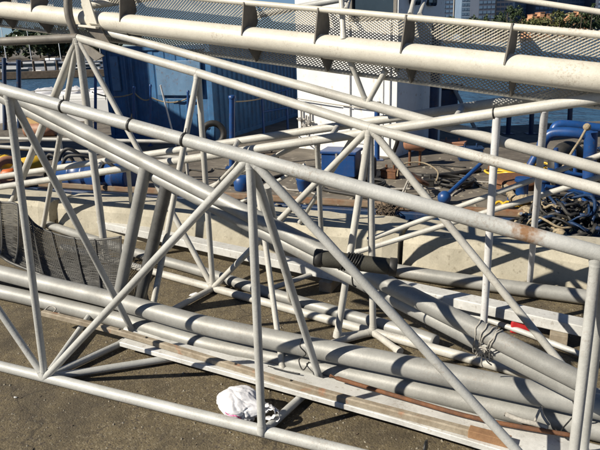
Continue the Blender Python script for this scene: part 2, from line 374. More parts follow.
zr = Vector((0, 0, .0))
for p, q in ((Bn[0], onz(126, 341, ZG)), (Bn[0], C0 + tc_*.62), (Bn[1], C1)):
    part('rung', p, q, .021, M['truss'], rootA, bead=True)
part('brace', Bn[0], onz(92, 312, .06), .019, M['truss'], rootA, bead=True)
def ring(c, d, r, w, mt, root, name='cable_tie'):
    d = d.normalized(); bm = BM(); profile_tube(bm, c-d*w/2, c+d*w/2, [(0, r*1.03), (w*.3, r*1.12), (w*.7, r*1.12), (w, r*1.03)], 16)
    u, v = frame_of(d); tube(bm, c+v*r, c+v*r*1.9+u*r*.5+d*r*.4, w*.22, w*.12, 6)
    return add(name, bm, mt, root)
for x in (63.5, 131, 184.5): ring(PA(*on_line(x, A2a, A2b)), pb-pa, .029, .014, M['tie'], rootA)
for x in (425.5,): ring(PA(x, 448), ta, .0295, .01, M['tie'], rootA)

# ------------------------------------------------------------------ truss B, behind it
x0, x1 = onz(213, 288, ZG), onz(373, 332, ZG); tb = (x1-x0).normalized(); nb = Vector((tb.y, -tb.x, 0))
def PB(x, y): return onpl(x, y, x0, nb)
Nn = [PB(78, 38), PB(198, 73), PB(370, 128), PB(606, 191)]
rootB = thing('truss_frame', 'second tubular truss standing behind the nearest one, its legs fanning down from high nodes', 'truss', x0*1.0)
part('chord', Nn[0], Nn[1], .030, M['truss_b'], rootB, n=20)
part('chord', Nn[1], Nn[2], .029, M['truss_b'], rootB, n=20)
part('chord', Nn[2], Nn[3] + (Nn[3]-Nn[2])*.3, .028, M['truss_b'], rootB, n=20)
part('chord', x0 - tb*1.9, x1 + tb*2.2, .029, M['truss_b'], rootB, n=20)
Mm1 = x0 - tb*1.27; M3 = x0 + tb*((PB(583, 384)-x0).dot(tb))
Y0, Y1, Y2 = onz(43, 228, ZG), onz(151, 316, ZG), onz(337, 337, ZG)
for p, q, r in ((Nn[0], Mm1, .031), (Nn[0], x0, .022), (Nn[1], x0, .021), (Nn[2], x0, .021), (Nn[2], x1, .021), (Nn[2], M3, .021),
                (Nn[0], Y0, .023), (Nn[1], Y1, .021), (Nn[2], Y2, .022), (Nn[0], onz(12, 203, ZG+.2), .034)):
    part('brace', p, q, r, M['truss_b'], rootB, bead=True)
part('rung', Y2, x1, .022, M['truss_b'], rootB, bead=True)
part('rung', x0, onz(150, 322, ZG), .022, M['truss_b'], rootB, bead=True)
part('rung', x1, onz(300, 352, ZG), .021, M['truss_b'], rootB, bead=True)
part('rung', x1, onz(400, 352, ZG), .021, M['truss_b'], rootB, bead=True)
part('brace', onz(267, 290, .06), onz(318, 272, .10), .019, M['truss_b'], rootB, bead=True)
part('brace', onz(283, 372, .03), ony(258, 190, 3.5), .017, M['truss_b'], rootB, bead=True)
part('brace', ony(267, 186, 3.2), onz(291, 300, .1), .018, M['truss_b'], rootB, bead=True)
part('cross_bar', Nn[0] + Vector((0, 0, 0)), ony(-60, 44.5, 5.3), .034, M['gusset'], rootB, n=20)  # dark plate tone puts the bar's shade into its colour
bm = BM(); plate(bm, [PB(78, 34) + nb*.0, PB(84, 42), PB(104, 56), PB(96, 61), PB(80, 47)], nb, .012)
add('gusset_plate', bm, M['gusset'], rootB)

# ------------------------------------------------------------------ gangway D: a big tube with wire mesh sides laid over the trusses
Dl, Dr = ony(0, 9.5, 5.75), ony(600, 78, 3.05)
td = (Dr-Dl).normalized(); LD = (Dr-Dl).length
hd = Vector((td.y, -td.x, 0)).normalized()         # horizontal, towards the camera
vd = td.cross(hd).normalized();  vd = vd if vd.z > 0 else -vd
def Dp(s, a=0, b=0): return Dl + td*s + vd*a - hd*b    # s along, a up, b away from the camera
def sD(px):                                            # distance along D of an image column
    lo, hi = -3.0, LD+3
    for _ in range(50):
        mdl = (lo+hi)/2; q = Dp(mdl)-CAMP
        x = 300+FPX*q.dot(rt)/q.dot(fw)
        if x < px: lo = mdl
        else: hi = mdl
    return lo
rootD = thing('gangway', 'cream gangway with a thick tube and wire mesh laid across the trusses', 'gangway', Vector((Dp(2).x, Dp(2).y, 0)))
part('main_tube', Dp(-.9), Dp(LD+.7), .073, M['cream'], rootD, n=40)
UR, LR = .225, -.15
part('top_rail', Dp(-.9, UR+.03, -.04), Dp(LD+.7, UR-.03, -.04), .0185, M['cream'], rootD, n=14)
part('bottom_rail', Dp(-.9, LR, .09), Dp(LD+.7, LR, .09), .014, M['cream'], rootD, n=14)
# wire mesh trough behind the tube, from the top rail round to the bottom rail: real strands
def trough(t):
    a = UR-.004 + (LR-UR+.004)*t; b = .06 + .075*math.sin(pi*t) + .01*t
    return a, b
bm = BM(); NR = 44; dx = .028
cols = int((LD+1.4)/dx)
def strand(bm, p, q, w):
    d = (q-p).normalized(); u, v = frame_of(d)
    A = [bm.verts.new(p+u*w*cos(t)+v*w*sin(t)) for t in (0, 2.09, 4.19)]; B_ = [bm.verts.new(q+u*w*cos(t)+v*w*sin(t)) for t in (0, 2.09, 4.19)]
    for k in range(3): bm.faces.new((A[k], A[(k+1) % 3], B_[(k+1) % 3], B_[k]))
for j in range(NR):
    t0, t1 = j/NR, (j+1)/NR
    for i in range(cols):
        s = -.7 + i*dx + (dx/2 if j % 2 else 0)
        a0_, b0_ = trough(t0); a1_, b1_ = trough(t1)
        strand(bm, Dp(s, a0_, b0_), Dp(s+dx/2, a1_, b1_), .0036)
        strand(bm, Dp(s+dx, a0_, b0_), Dp(s+dx/2, a1_, b1_), .0036)
tag(add('wire_mesh', bm, M['meshcream'], rootD), kind='stuff')
for px in (-12, 3, 39, 127, 248, 320, 405, 507, 625):
    s = sD(px); bm = BM(); R_ = .073
    prof = [(UR, -.03), (UR, .02)] + [trough(t) for t in (.15, .3, .45)]
    prof += [(R_*sin(t), R_*cos(t)) for t in (radians(k) for k in (0, 30, 60, 90, 120, 150, 172))][0:0]
    ptsU = [(UR, -.062), (UR, .05), (UR*.72, .085), (UR*.45, .10)] + [(R_*.97*sin(radians(k)), R_*.97*cos(radians(k))) for k in (30, 60, 90, 120, 150)] + [(.016, -.0745), (.05, -.071)]
    plate(bm, [Dp(s, a, b) for a, b in ptsU], td, .009); add('rib_plate', bm, M['gusset'], rootD)
    bm = BM(); ptsL = [(R_*.97*sin(radians(k)), R_*.97*cos(radians(k))) for k in (200, 230, 260, 290, 320, 340)] + [(-.05, .135), (LR, .085), (LR-.006, .05)]
    plate(bm, [Dp(s+.035, a, b) for a, b in ptsL], td, .009); add('rib_plate', bm, M['gusset'], rootD)
# third chord under it and its struts, the upper truss bars that leave the frame
q_l, q_r = ony(96, 29, 5.05), ony(600, 169, 3.15)
part('chord', q_l, q_r + (q_r-q_l)*.25, .031, M['truss_b'], rootD, n=20)
def lin3(px, p, q, lo=0., hi=1.3):
    for _ in range(50):
        mdl = (lo+hi)/2; w = p+(q-p)*mdl-CAMP
        if 300+FPX*w.dot(rt)/w.dot(fw) < px: lo = mdl
        else: hi = mdl
    return p+(q-p)*lo
v0 = lin3(367, q_l, q_r)
part('strut', v0, Dp(sD(350), -.07, .02), .0165, M['truss_b'], rootD, bead=True)
part('strut', v0, Dp(sD(384), -.1, .05), .0165, M['truss_b'], rootD, bead=True)
part('strut', Dp(sD(345), .055, -.03), Dp(sD(345)-.42, 1.35, .35), .0175, M['truss_b'], rootD, bead=True)
ptop = Dp(sD(345)-.42, 1.35, .35)
part('strut', Dp(sD(341), UR, .02), ony(351, -6, 3.95), .013, M['truss_b'], rootD, bead=True)
part('strut', Dp(sD(405), UR, 0), ony(416, -9, 3.8), .013, M['truss_b'], rootD, bead=True)
part('strut', Dp(sD(413), UR, .02), ony(428, -9, 4.0), .013, M['truss_b'], rootD, bead=True)
part('strut', ony(84, 6, 5.2), ony(175, -6, 5.0), .030, M['cream'], rootD, bead=True)
part('strut', ony(250, 16.5, 4.75), ony(350, -2.5, 4.5), .023, M['truss'], rootD, bead=True)
part('upper_rail', ony(470, -8, 3.9), ony(640, 18.2, 3.4), .0165, M['cream'], rootD, n=14)
# joint bracket over the node of truss B
sb = sD(84)
arc = [Dp(sb+.02*k/8, .155*sin(radians(40+200*k/12))*1.0, -.155*cos(radians(40+200*k/12))*0 - .13*sin(radians(15*k))) for k in range(13)]
arc = [Dp(sb-.02+.10*(k/12)**2, .24-.036*k, -.10-.045*sin(pi*k/12)) for k in range(13)]
add('bracket_hoop', poly_tube(BM(), arc, .033, 14), M['gusset'], rootD)
bm = BM(); plate(bm, [Dp(sb+.07, .2, -.085), Dp(sb+.17, .19, -.085), Dp(sb+.26, -.02, -.085), Dp(sb+.14, -.02, -.085)], -hd, .012); add('bracket_plate', bm, M['cream'], rootD)
bm = BM(); plate(bm, [Dp(sb+.10, -.05, -.08), Dp(sb+.28, -.04, -.08), Dp(sb+.37, -.15, -.06), Dp(sb+.26, -.16, -.06)], -hd, .012); add('bracket_plate', bm, M['gusset'], rootD)
bm = BM(); box(bm, Dp(sb+.13, -.045, -.05), td*.15, vd*.008, hd*.07, .003); add('bracket_plate', bm, M['cream'], rootD)

# ------------------------------------------------------------------ truss E, crossing the other way with pale posts
e1l, e1r = ony(-30, 191.5, 6.45), ony(600, 98, 3.1)
e2l, e2r = ony(-30, 181, 6.8), ony(545, 95.5, 3.65)
rootE = thing('truss_frame', 'pale tubular frame rising to the right behind the trusses, carried on white posts', 'truss', onz(483, 333, 0))
part('chord', e1l, e1r + (e1r-e1l)*.15, .031, M['truss_b'], rootE, n=20)
part('chord', e2l, e2r + (e2r-e2l)*.05, .030, M['truss_b'], rootE, n=20)
part('post', onz(483, 334, 0), lin3(497, e1l, e1r) - Vector((0, 0, .02)), .0225, M['white_post'], rootE, label='white post')
part('post', onz(529, 289, 0), lin3(545, e1l, e1r) - Vector((0, 0, .02)), .0205, M['white_post'], rootE, label='white post')
part('rail', ony(354, 253, 4.25), ony(620, 171, 3.7), .0195, M['truss_b'], rootE, bead=True)
part('rail', ony(368, 240, 4.4), ony(620, 148, 4.0), .0195, M['truss_b'], rootE, bead=True)
for pxa, pxb in ((95, 102), (232, 238), (330, 338), (455, 462)): part('spacer', lin3(pxa, e1l, e1r), lin3(pxb, e2l, e2r), .02, M['truss_b'], rootE, bead=True)
part('brace', lin3(317, e1l, e1r), ony(322, 250, 4.42), .0185, M['truss_b'], rootE, bead=True)
part('brace', lin3(306, e1l, e1r), ony(207, 188, 5.3), .0165, M['truss_b'], rootE, bead=True)
part('brace', lin3(250, e1l, e1r), ony(205, 196, 5.4), .0155, M['truss_b'], rootE, bead=True)
part('brace', ony(228, 210, 4.9), ony(305, 165, 4.7), .0145, M['truss_b'], rootE, bead=True)
part('brace', lin3(355, e1l, e1r), onz(300, 222, .33), .0185, M['truss_b'], rootE, bead=True)
part('brace', lin3(60, e1l, e1r), onz(62, 214, .0), .017, M['truss_b'], rootE, bead=True)
part('brace', lin3(128, e1l, e1r), onz(132, 212, .2), .019, M['truss_b'], rootE, bead=True)
for px in (488.5, ): ring(lin3(px+6, e1l, e1r), e1r-e1l, .031, .010, M['tie'], rootE)

# ------------------------------------------------------------------ loose pipes, spar, planks
gp = 'loose grey pipes stacked between the trusses'
def pipe(pts, r, mt, label, group=gp, bead=False):
    bm = BM(); P_ = [Vector(p) for p in pts]; d0 = (P_[1]-P_[0]).normalized()
    poly_tube(bm, spline(P_, 5), r, 28)
    return solo('pipe', bm, mt, label, 'pipe', group)
pipe([onz(-40, 263, .19), onz(33, 281, .19), onz(113, 300, .19), onz(200, 324, .19), onz(300, 345, .19), onz(400, 365, .19), onz(577, 402, .19), onz(640, 416, .19)], .058, M['alu'],
     'thick grey pipe running under the slanting spar, upper of the pair beside the white plank')
pipe([onz(-40, 283, .06), onz(33, 299, .06), onz(120, 320, .06), onz(200, 343, .06), onz(267, 357, .06), onz(400, 386, .06), onz(500, 409, .06), onz(577, 425, .06), onz(640, 440, .06)], .053, M['alu'],
     'thinner grey pipe lying lowest, tucked against the white plank')
pipe([onz(30, 219, .05), onz(133, 252, .05), onz(200, 271, .05), onz(283, 297, .05), onz(400, 330, .05), onz(436, 342, .05)], .042, M['alu'],
     'grey pipe on the ground between the white beam and the slanting spar')
pipe([onz(40, 205, .06), onz(200, 233, .06), onz(400, 271, .06), onz(600, 299, .06), onz(660, 309, .06)], .052, M['alu'],
     'grey pipe lying on the ground along the foot of the concrete blocks')
pipe([onz(455, 309, .03), onz(520, 331, .03), onz(590, 358, .03)], .018, M['truss'], 'slim pale pipe lying beside the red scrap under the white beam')
# slanting spar: two poles strapped together and two legs
f0, f1 = ony(-45, 70, 5.15), onz(590, 394, .36)
rootF = thing('spar', 'long slanting grey double spar propped on two stout legs behind the nearest truss', 'spar', Vector(((f0+f1)/2)[:2] + (0,)))
df = (f1-f0).normalized()
def lin(px, p, q): return lin3(px, p, q, -.2, 1.2)
part('pole', f0 + Vector((0, 0, .035)), f1 + Vector((0, 0, .035)), .050, M['alu'], rootF, n=32, r1=.043)
offb = Vector((.0, .045, -.05))
part('pole', f0 + offb, f1 + offb + Vector((0, 0, .01)), .043, M['alu'], rootF, n=32, r1=.038)
part('leg', lin(146, f0, f1) + Vector((0, -.01, -.0)), onz(117, 305, .10), .040, M['alu'], rootF, n=24)
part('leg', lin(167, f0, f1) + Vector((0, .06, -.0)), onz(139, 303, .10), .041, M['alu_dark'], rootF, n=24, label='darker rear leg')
bm = BM(); mid_ = (Vector((0, 0, .035))+offb)/2; sep = Vector((0, 0, .035))-offb; sep = sep-df*sep.dot(df); hs = sep.length/2
v = sep.normalized(); u = df.cross(v)
def loop(c, r_, tilt, ph):
    out = []
    for i in range(28):
        t = 2*pi*i/28; y = sin(t); x = cos(t); out.append(c + u*(r_*x) + v*(r_*y + hs*max(-1, min(1, y*2.2))) + df*(tilt*sin(t+ph)+.003*sin(5*t+ph)))
    return out
for k in range(5):
    c = lin(480+k*4.4, f0, f1) + mid_
    poly_tube(bm, loop(c, .0455+.002*(k % 3), random.uniform(-.022, .022), k), .0034, 6, True)
kc = lin(489, f0, f1) + mid_; fr_ = (CAMP-kc); fr_ = (fr_-df*fr_.dot(df)-v*fr_.dot(v)).normalized()
for k in range(2):                                   # the knot and its frayed tails
    poly_tube(bm, [kc+fr_*.053+df*(.013*cos(t)*(1+.5*k)+.006*sin(2*t+k))+v*(.010*sin(t+k)+.014*k-.01)+fr_*(.007*sin(3*t+k)) for t in [2*pi*i/14 for i in range(14)]], .0042, 6, True)
for dx_, ln in ((-.02, .10), (.012, .13), (.035, .085), (-.006, .07)):
    poly_tube(bm, spline([kc+fr_*.055, kc+fr_*.056+df*dx_*.6-v*ln*.4, kc+fr_*.051+df*dx_-v*ln*.8, kc+fr_*.045+df*dx_*1.6-v*ln]), [.0036]*18+[.0018], 6) if False else poly_tube(bm, spline([kc+fr_*.055, kc+fr_*.056+df*dx_*.6-v*ln*.4, kc+fr_*.051+df*dx_-v*ln*.8, kc+fr_*.045+df*dx_*1.6-v*ln]), .0032, 6)
add('lashing', bm, M['rope_w'], rootF)
# white beam
def beamthing(name, p0, p1, w, h, mt, label, cat, group=None):
    bm = BM(); beam(bm, p0, p1, w, h, .006); return solo(name, bm, mt, label, cat, group)
g0, g1 = onz(24, 206, .12), onz(660, 344, .12)
beamthing('beam', g0, g1, .125, .07, M['plank'], 'long white painted beam lying between the pipes and the concrete blocks', 'beam')
for pxx, wh in ((60, 'left end'), (330, 'middle'), (560, 'right end')):
    c = lin3(pxx, g0, g1); c.z = 0; bm = BM(); box(bm, c+Vector((0, 0, .042)), QD*.05, QN*.11, (0, 0, .042), .004)
    solo('timber_bearer', bm, M['wood'], 'short timber bearer under the %s of the white beam' % wh, 'timber', 'timber bearers under the white beam')
# near white plank on the truss rungs
k0, k1 = onz(126, 336.5, .085), onz(640, 474, .085); kdv = (k1-k0).normalized()
def plankbm():
    bm = BM(); pts = [onz(119, 342, .085), onz(134, 331, .085), onz(400, 397, .085), onz(660, 460, .085), onz(640, 492, .085), onz(400, 420, .085)]
    a = [bm.verts.new(p) for p in pts]; b = [bm.verts.new(p-Vector((0, 0, .03))) for p in pts]
    bm.faces.new(a[::-1]); bm.faces.new(b)
    for i in range(6): bm.faces.new((a[i], a[(i+1) % 6], b[(i+1) % 6], b[i]))
    bmesh.ops.recalc_face_normals(bm, faces=bm.faces)
    bmesh.ops.bevel(bm, geom=bm.edges[:], offset=.003, segments=1, affect='EDGES'); return bm
solo('plank', plankbm(), M['plank'], 'white plank under the pipes beside the plastic bag, a wooden batten lying on it', 'plank')
rootW = thing('batten', 'weathered wooden batten with bolt holes and a broken orange end lying along the white plank', 'batten', onz(300, 388, .085))
bl_ = [onz(43, 312.5, .14), onz(120, 332, .12), onz(200, 356, .105), onz(300, 386, .103), onz(400, 413, .103), onz(506, 441, .103)]
bm = BM()
for p, q in zip(bl_, bl_[1:]): pass
def ribbon(pts, w, h):
    bm = BM(); P_ = spline(pts, 4); rows = []
    for i, p in enumerate(P_):
        d = (P_[min(i+1, len(P_)-1)]-P_[max(i-1, 0)]).normalized(); s = d.cross(Vector((0, 0, 1))).normalized()
        rows.append([bm.verts.new(p+s*w*a/2+Vector((0, 0, h*b/2))) for a, b in ((-1, -1), (1, -1), (1, .6), (.7, 1), (-.7, 1), (-1, .6))])
    for a, b in zip(rows, rows[1:]):
        for k in range(6): bm.faces.new((a[k], a[(k+1) % 6], b[(k+1) % 6], b[k]))
    bm.faces.new(rows[0][::-1]); bm.faces.new(rows[-1]); bmesh.ops.recalc_face_normals(bm, faces=bm.faces); return bm
add('timber', ribbon(bl_, .034, .032), M['wood'], rootW)
bm = BM(); e_ = bl_[-1]; d_ = (bl_[-1]-bl_[-2]).normalized()
beam(bm, e_ - d_*.16, e_ + d_*.02, .047, .039, .003); add('broken_end', bm, mat('split_wood', (.30, .17, .085), (.22, .12, .06), .8, 0, 25, .3), rootW)
for px in (238, 264, 292, 148, 120):
    i = [k for k in range(5) if onz and (43, 120, 200, 300, 400)[k] <= px][-1]
    xs = (43, 120, 200, 300, 400, 506); t = (px-xs[i])/(xs[i+1]-xs[i]); c = bl_[i].lerp(bl_[i+1], t)+Vector((0, 0, .0168))
    add('bolt_hole', profile_tube(BM(), c, c+Vector((0, 0, .003)), [(0, .007), (.003, .006)], 10), M['tie'], rootW)
bm = BM(); poly_tube(bm, spline([onz(44, 311, .15), onz(50, 306, .17), onz(56, 309, .16), onz(52, 314, .14), onz(60, 313, .15)]), .005, 6)
add('wire_end', bm, M['rope_w'], rootW)
bm = BM(); poly_tube(bm, spline([onz(330, 376, .125), onz(400, 397, .11), onz(480, 419, .11), onz(575, 436, .11)]), .011, 8)
solo('rusty_rod', bm, M['rust'], 'thin rusty rod lying between the lowest pipe and the white plank', 'rod')
bm = BM(); P_ = spline([onz(505, 414, .12), onz(520, 420, .12), onz(536, 424, .12), onz(548, 428, .12)], 6)
poly_tube(bm, P_, .012, 8)
poly_tube(bm, spline([onz(541, 407, .165), onz(537, 416, .14), onz(534, 423, .12)], 5), .006, 6)
poly_tube(bm, spline([onz(541, 407, .165), onz(543, 416, .14), onz(549, 425, .12)], 5), .007, 6)
solo('rope', bm, M['rope_w'], 'short pale rope knotted round the lowest pipe near the right edge', 'rope')
bm = BM()
poly_tube(bm, spline([onz(303, 338, .25), onz(300, 346, .24), onz(306, 354, .19), onz(299, 360, .13), onz(303, 370, .11), onz(309, 362, .13)], 6), .0035, 6)
poly_tube(bm, spline([onz(268, 366, .11), onz(285, 371, .10), onz(300, 374, .10)], 5), .0035, 6)
solo('black_wire', bm, M['tie'], 'loose black wire curling round the grey pipes behind the plastic bag', 'wire')
bm = BM()
poly_tube(bm, spline([onz(576, 382, .32), onz(572, 396, .28), onz(576, 412, .2), onz(570, 420, .12), onz(561, 432, .1), onz(568, 440, .1)], 6), .0035, 6)
solo('black_wire', bm, M['tie'], 'thin black wire hanging over the pipes at the right edge', 'wire')
# black foam roll strapped to the brace
rootK = thing('foam_roll', 'black foam padded roll strapped across the slanting spar', 'foam roll', lin(355, f0, f1))
k0_, k1_ = ony(314, 257.5, 2.56), ony(397, 267.5, 2.50)
dkk = (k1_-k0_).normalized(); LK = (k1_-k0_).length
add('padding', profile_tube(BM(), k0_, k1_, [(0, .033), (.004, .038), (LK*.2, .0385), (LK*.42, .037), (LK*.5, .034), (LK*.58, .037), (LK*.85, .0375), (LK-.004, .036), (LK, .031)], 24), M['foam'], rootK)
for s in (.004, LK-.035): add('end_band', profile_tube(BM(), k0_+dkk*s, k0_+dkk*(s+.034), [(0, .0385), (.003, .042), (.031, .042), (.034, .0385)], 24), M['black'], rootK)
bm = BM(); cst = k0_+dkk*LK*.42
for k in range(6):
    o_ = dkk*(.012*k-.02); u, v = frame_of(dkk)
    poly_tube(bm, [cst+o_+dkk*(.02*sin(t))+u*(.041)*cos(t)+v*(.041)*sin(t) for t in [2*pi*i/16 for i in range(16)]], .0035, 6, True)
poly_tube(bm, spline([cst+Vector((0, -.045, .02)), cst+Vector((.01, -.05, -.03)), cst+Vector((.015, -.045, -.09)), cst+Vector((.03, -.03, -.11))]), .004, 6)
add('strap', bm, M['tie'], rootK)

# curved wire mesh panel leaning at the left
top = [(-30, 196), (0, 202), (18, 205), (37, 226), (67, 237), (95, 240), (121, 237)]
bot = [(-30, 240), (0, 256), (14, 264), (53, 279), (80, 287), (100, 291), (117, 296)]
Tp = spline([ony(x, y, 5.15-.003*max(x, 0)) for x, y in top], 8); Bp = spline([ony(x, y, 4.25-.004*max(x, 0)) for x, y in bot], 8)
rootP = thing('wire_mesh_panel', 'dark curved wire mesh panel sagging over the pipes at the left edge', 'mesh panel', Vector((Bp[10].x, Bp[10].y, 0)))
def sag(i, t): p = Bp[i].lerp(Tp[i], t); return p + Vector((0, 0, -.10*sin(pi*t)))
bm = BM(); n_ = len(Tp)
for j in range(66): poly_tube(bm, [sag(i, j/65)+Vector((0, 0, .006*mnoise.noise(Vector((i*.3, j, 0))))) for i in range(n_)], .0034, 4)
for q_ in range(90):
    i_ = q_*(n_-1)/89; k_ = min(int(i_), n_-2); f_ = i_-k_
    poly_tube(bm, [sag(k_, j/12).lerp(sag(k_+1, j/12), f_) for j in range(13)], .0026, 4)
tag(add('wires', bm, M['meshwire'], rootP), kind='stuff')
for i in (0, 8, 16, 22, 28, 34, 40, 48):
    i = min(i, n_-1); add('stiffener', poly_tube(BM(), [sag(i, j/14)+Vector((0, 0, .007)) for j in range(15)], .0065, 8), M['meshwire'], rootP)
for t in (0, 1): add('edge_bar', poly_tube(BM(), [sag(i, t) for i in range(n_)], .011, 8), M['meshwire'], rootP)

# plastic bag
def bagbm():
    bm = BM(); c = onz(243, 416, .0); bmesh.ops.create_icosphere(bm, subdivisions=6, radius=1); rg = random.Random(5)
    planes = []
    for k in range(70):
        n = Vector((rg.gauss(0, 1), rg.gauss(0, 1), rg.gauss(0, 1))).normalized(); planes.append((n, rg.uniform(.80, 1.02)))
    creases = []
    for k in range(16):
        n = Vector((rg.gauss(0, 1), rg.gauss(0, 1), rg.gauss(0, 1))).normalized(); creases.append((n, rg.uniform(-.5, .5), rg.uniform(.03, .10), Vector((rg.gauss(0, 1), rg.gauss(0, 1), rg.gauss(0, 1))).normalized()))
    for v in bm.verts:
        p = v.co.copy(); w = p+Vector((mnoise.noise(p*2.2), mnoise.noise(p*2.2+Vector((9, 0, 0))), mnoise.noise(p*2.2+Vector((0, 9, 0)))))*.22; w.normalize()
        r = min(d/max(.05, w.dot(n)) for n, d in planes)
        for n, o_, dp, m_ in creases:
            q = abs(w.dot(n)-o_+.10*mnoise.noise(w*3+n*7))
            if w.dot(m_) > -.1: r -= dp*max(0, 1-q/.11)*min(1, (w.dot(m_)+.1)*2)
        r += .016*mnoise.noise(p*14)+.10*mnoise.noise(p*1.2+Vector((4, 4, 4)))
        x, y, z = p.x*.160*r, p.y*.105*r, p.z*.100*r
        t = max(0, p.x); y *= 1-.35*t; z *= 1-.5*t; z += .012*max(0, -p.x); a = -.42
        v.co = Vector((x*cos(a)-y*sin(a), x*sin(a)+y*cos(a), max(.0015, z+.062)))+Vector((c.x, c.y, 0))
    return bm
mb = mat('white_plastic_film', (.70, .70, .725), (.62, .62, .65), .35, 0, 10, .25, 40)
mb.node_tree.nodes['Principled BSDF'].inputs['Subsurface Weight'].default_value = .25
mb.node_tree.nodes['Principled BSDF'].inputs['Subsurface Radius'].default_value = (.03, .03, .03)
rootG = thing('plastic_bag', 'crumpled white plastic bag with a pink stripe lying on the ground', 'plastic bag', onz(243, 416, 0))
bagb = bagbm()
from mathutils.bvhtree import BVHTree
bt = BVHTree.FromBMesh(bagb)
add('film', bagb, mb, rootG, smooth=True)
def ribbon_on_bag(pxs, w):
    bm = BM(); rows = []
    for x, y in pxs:
        h = bt.ray_cast(CAMP, ray(x, y).normalized())
        if h[0] is None: continue
        rows.append((h[0]-ray(x, y).normalized()*.002))
    for p, q in zip(rows, rows[1:]):
        d = (q-p).normalized(); s = d.cross((CAMP-p).normalized()).normalized()*w
        bm.faces.new([bm.verts.new(k) for k in (p-s, q-s, q+s, p+s)])
    return bm
add('pink_print', ribbon_on_bag([(225+t*18, 412+8*t+1.2*sin(t*7)) for t in [i/14 for i in range(15)]], .0028), mat('pink_ink', (.75, .10, .30), (.65, .08, .25), .5, 0, 10, 0), rootG)
bc = onz(264, 416, .05)
for k, (dx_, dz_) in enumerate(((.0, .0), (.02, -.018))):
    bm = BM(); lp = spline([bc+Vector((dx_-.02, .02, .03+dz_)), bc+Vector((dx_+.02, -.0, .062+dz_)), bc+Vector((dx_+.055, -.02, .05+dz_)), bc+Vector((dx_+.05, -.03, .015+dz_)), bc+Vector((dx_+.0, -.02, .0+dz_))], 6); rows = []
    for q, p in enumerate(lp):
        rows.append([bm.verts.new(p+Vector((.003*sin(q*1.3), o_, .004*cos(q*2+o_*90)))) for o_ in (-.014, 0, .014)])
    for a, b in zip(rows, rows[1:]):
        for z_ in (0, 1): bm.faces.new((a[z_], b[z_], b[z_+1], a[z_+1]))
    hb = add('handle', bm, mb, rootG, smooth=True); sd = hb.modifiers.new('thickness', 'SOLIDIFY'); sd.thickness = .0012
# small litter
def scrap(px, py, s, mt, label, z=0):
    bm = BM(); c = onz(px, py, z); bmesh.ops.create_icosphere(bm, subdivisions=2, radius=1)
    for v in bm.verts:
        f = .7+.6*abs(mnoise.noise(v.co*2.3+Vector((px, 0, 0)))); v.co = Vector((c.x+v.co.x*s*f, c.y+v.co.y*s*f*.6, z+max(0.001, s*.35+v.co.z*s*f*.45)))
    return solo('scrap', bm, mt, label, 'litter')
scrap(15.5, 398, .012, M['plank'], 'tiny white paper scrap alone on the ground at lower left')
scrap(195, 297, .045, mb, 'small white plastic scrap lying between the pipes')
bm = BM(); c = onz(521, 332, 0); box(bm, c+Vector((0, 0, .045)), Vector((.062, -.02, 0)), Vector((.012, .035, 0)), Vector((.003, 0, .045)), .012)
solo('red_canister', bm, M['red'], 'small red plastic piece lying under the white beam', 'canister')

# ------------------------------------------------------------------ the barge
bo = dk(330, 206); BD = Vector((cos(radians(-20)), sin(radians(-20)), 0)); BN = Vector((-BD.y, BD.x, 0))
def bpt(s, n): p = bo + BD*s + BN*n; return (p.x, p.y)
far_r = dk(600, 121); far_m = dk(438, 129)
outline = [bpt(-10.5, 0), bpt(13, 0), (far_r.x+4, far_r.y-2.2), (far_r.x, far_r.y), (far_m.x, far_m.y), (far_m.x-.6, 26.5), (-7.5, 29), (-12.5, 20)]
rootBg = thing('barge', 'blue hulled work barge moored beyond the concrete blocks', 'barge', Vector((bo.x, bo.y, SEA)))
add('deck', prism(BM(), outline, DECK-.12, DECK), M['deck'], rootBg)
def shrink(pts, k):
    c = Vector((sum(p[0] for p in pts)/len(pts), sum(p[1] for p in pts)/len(pts)))
    return [tuple(c+(Vector(p)-c)*k) for p in pts]
add('hull', prism(BM(), shrink(outline, .992), SEA-.6, DECK-.12), M['blue_hull'], rootBg)
bm = BM()
for a, b in zip(outline[:1]+outline[1:2], outline[1:2]+outline[2:3]):
    beam(bm, Vector((*a, DECK-.10)), Vector((*b, DECK-.10)), .16, .20, .03)
add('rubbing_strake', bm, M['blue_hull'], rootBg)
a, b = outline[0], outline[1]
add('edge_coaming', beam(BM(), Vector((*a, DECK+.045))+BN*.12, Vector((*b, DECK+.045))+BN*.12, .09, .09, .01), mat('rusty_coaming', (.26, .22, .16), (.20, .09, .04), .8, 0, 2.5, .3, 20), rootBg)

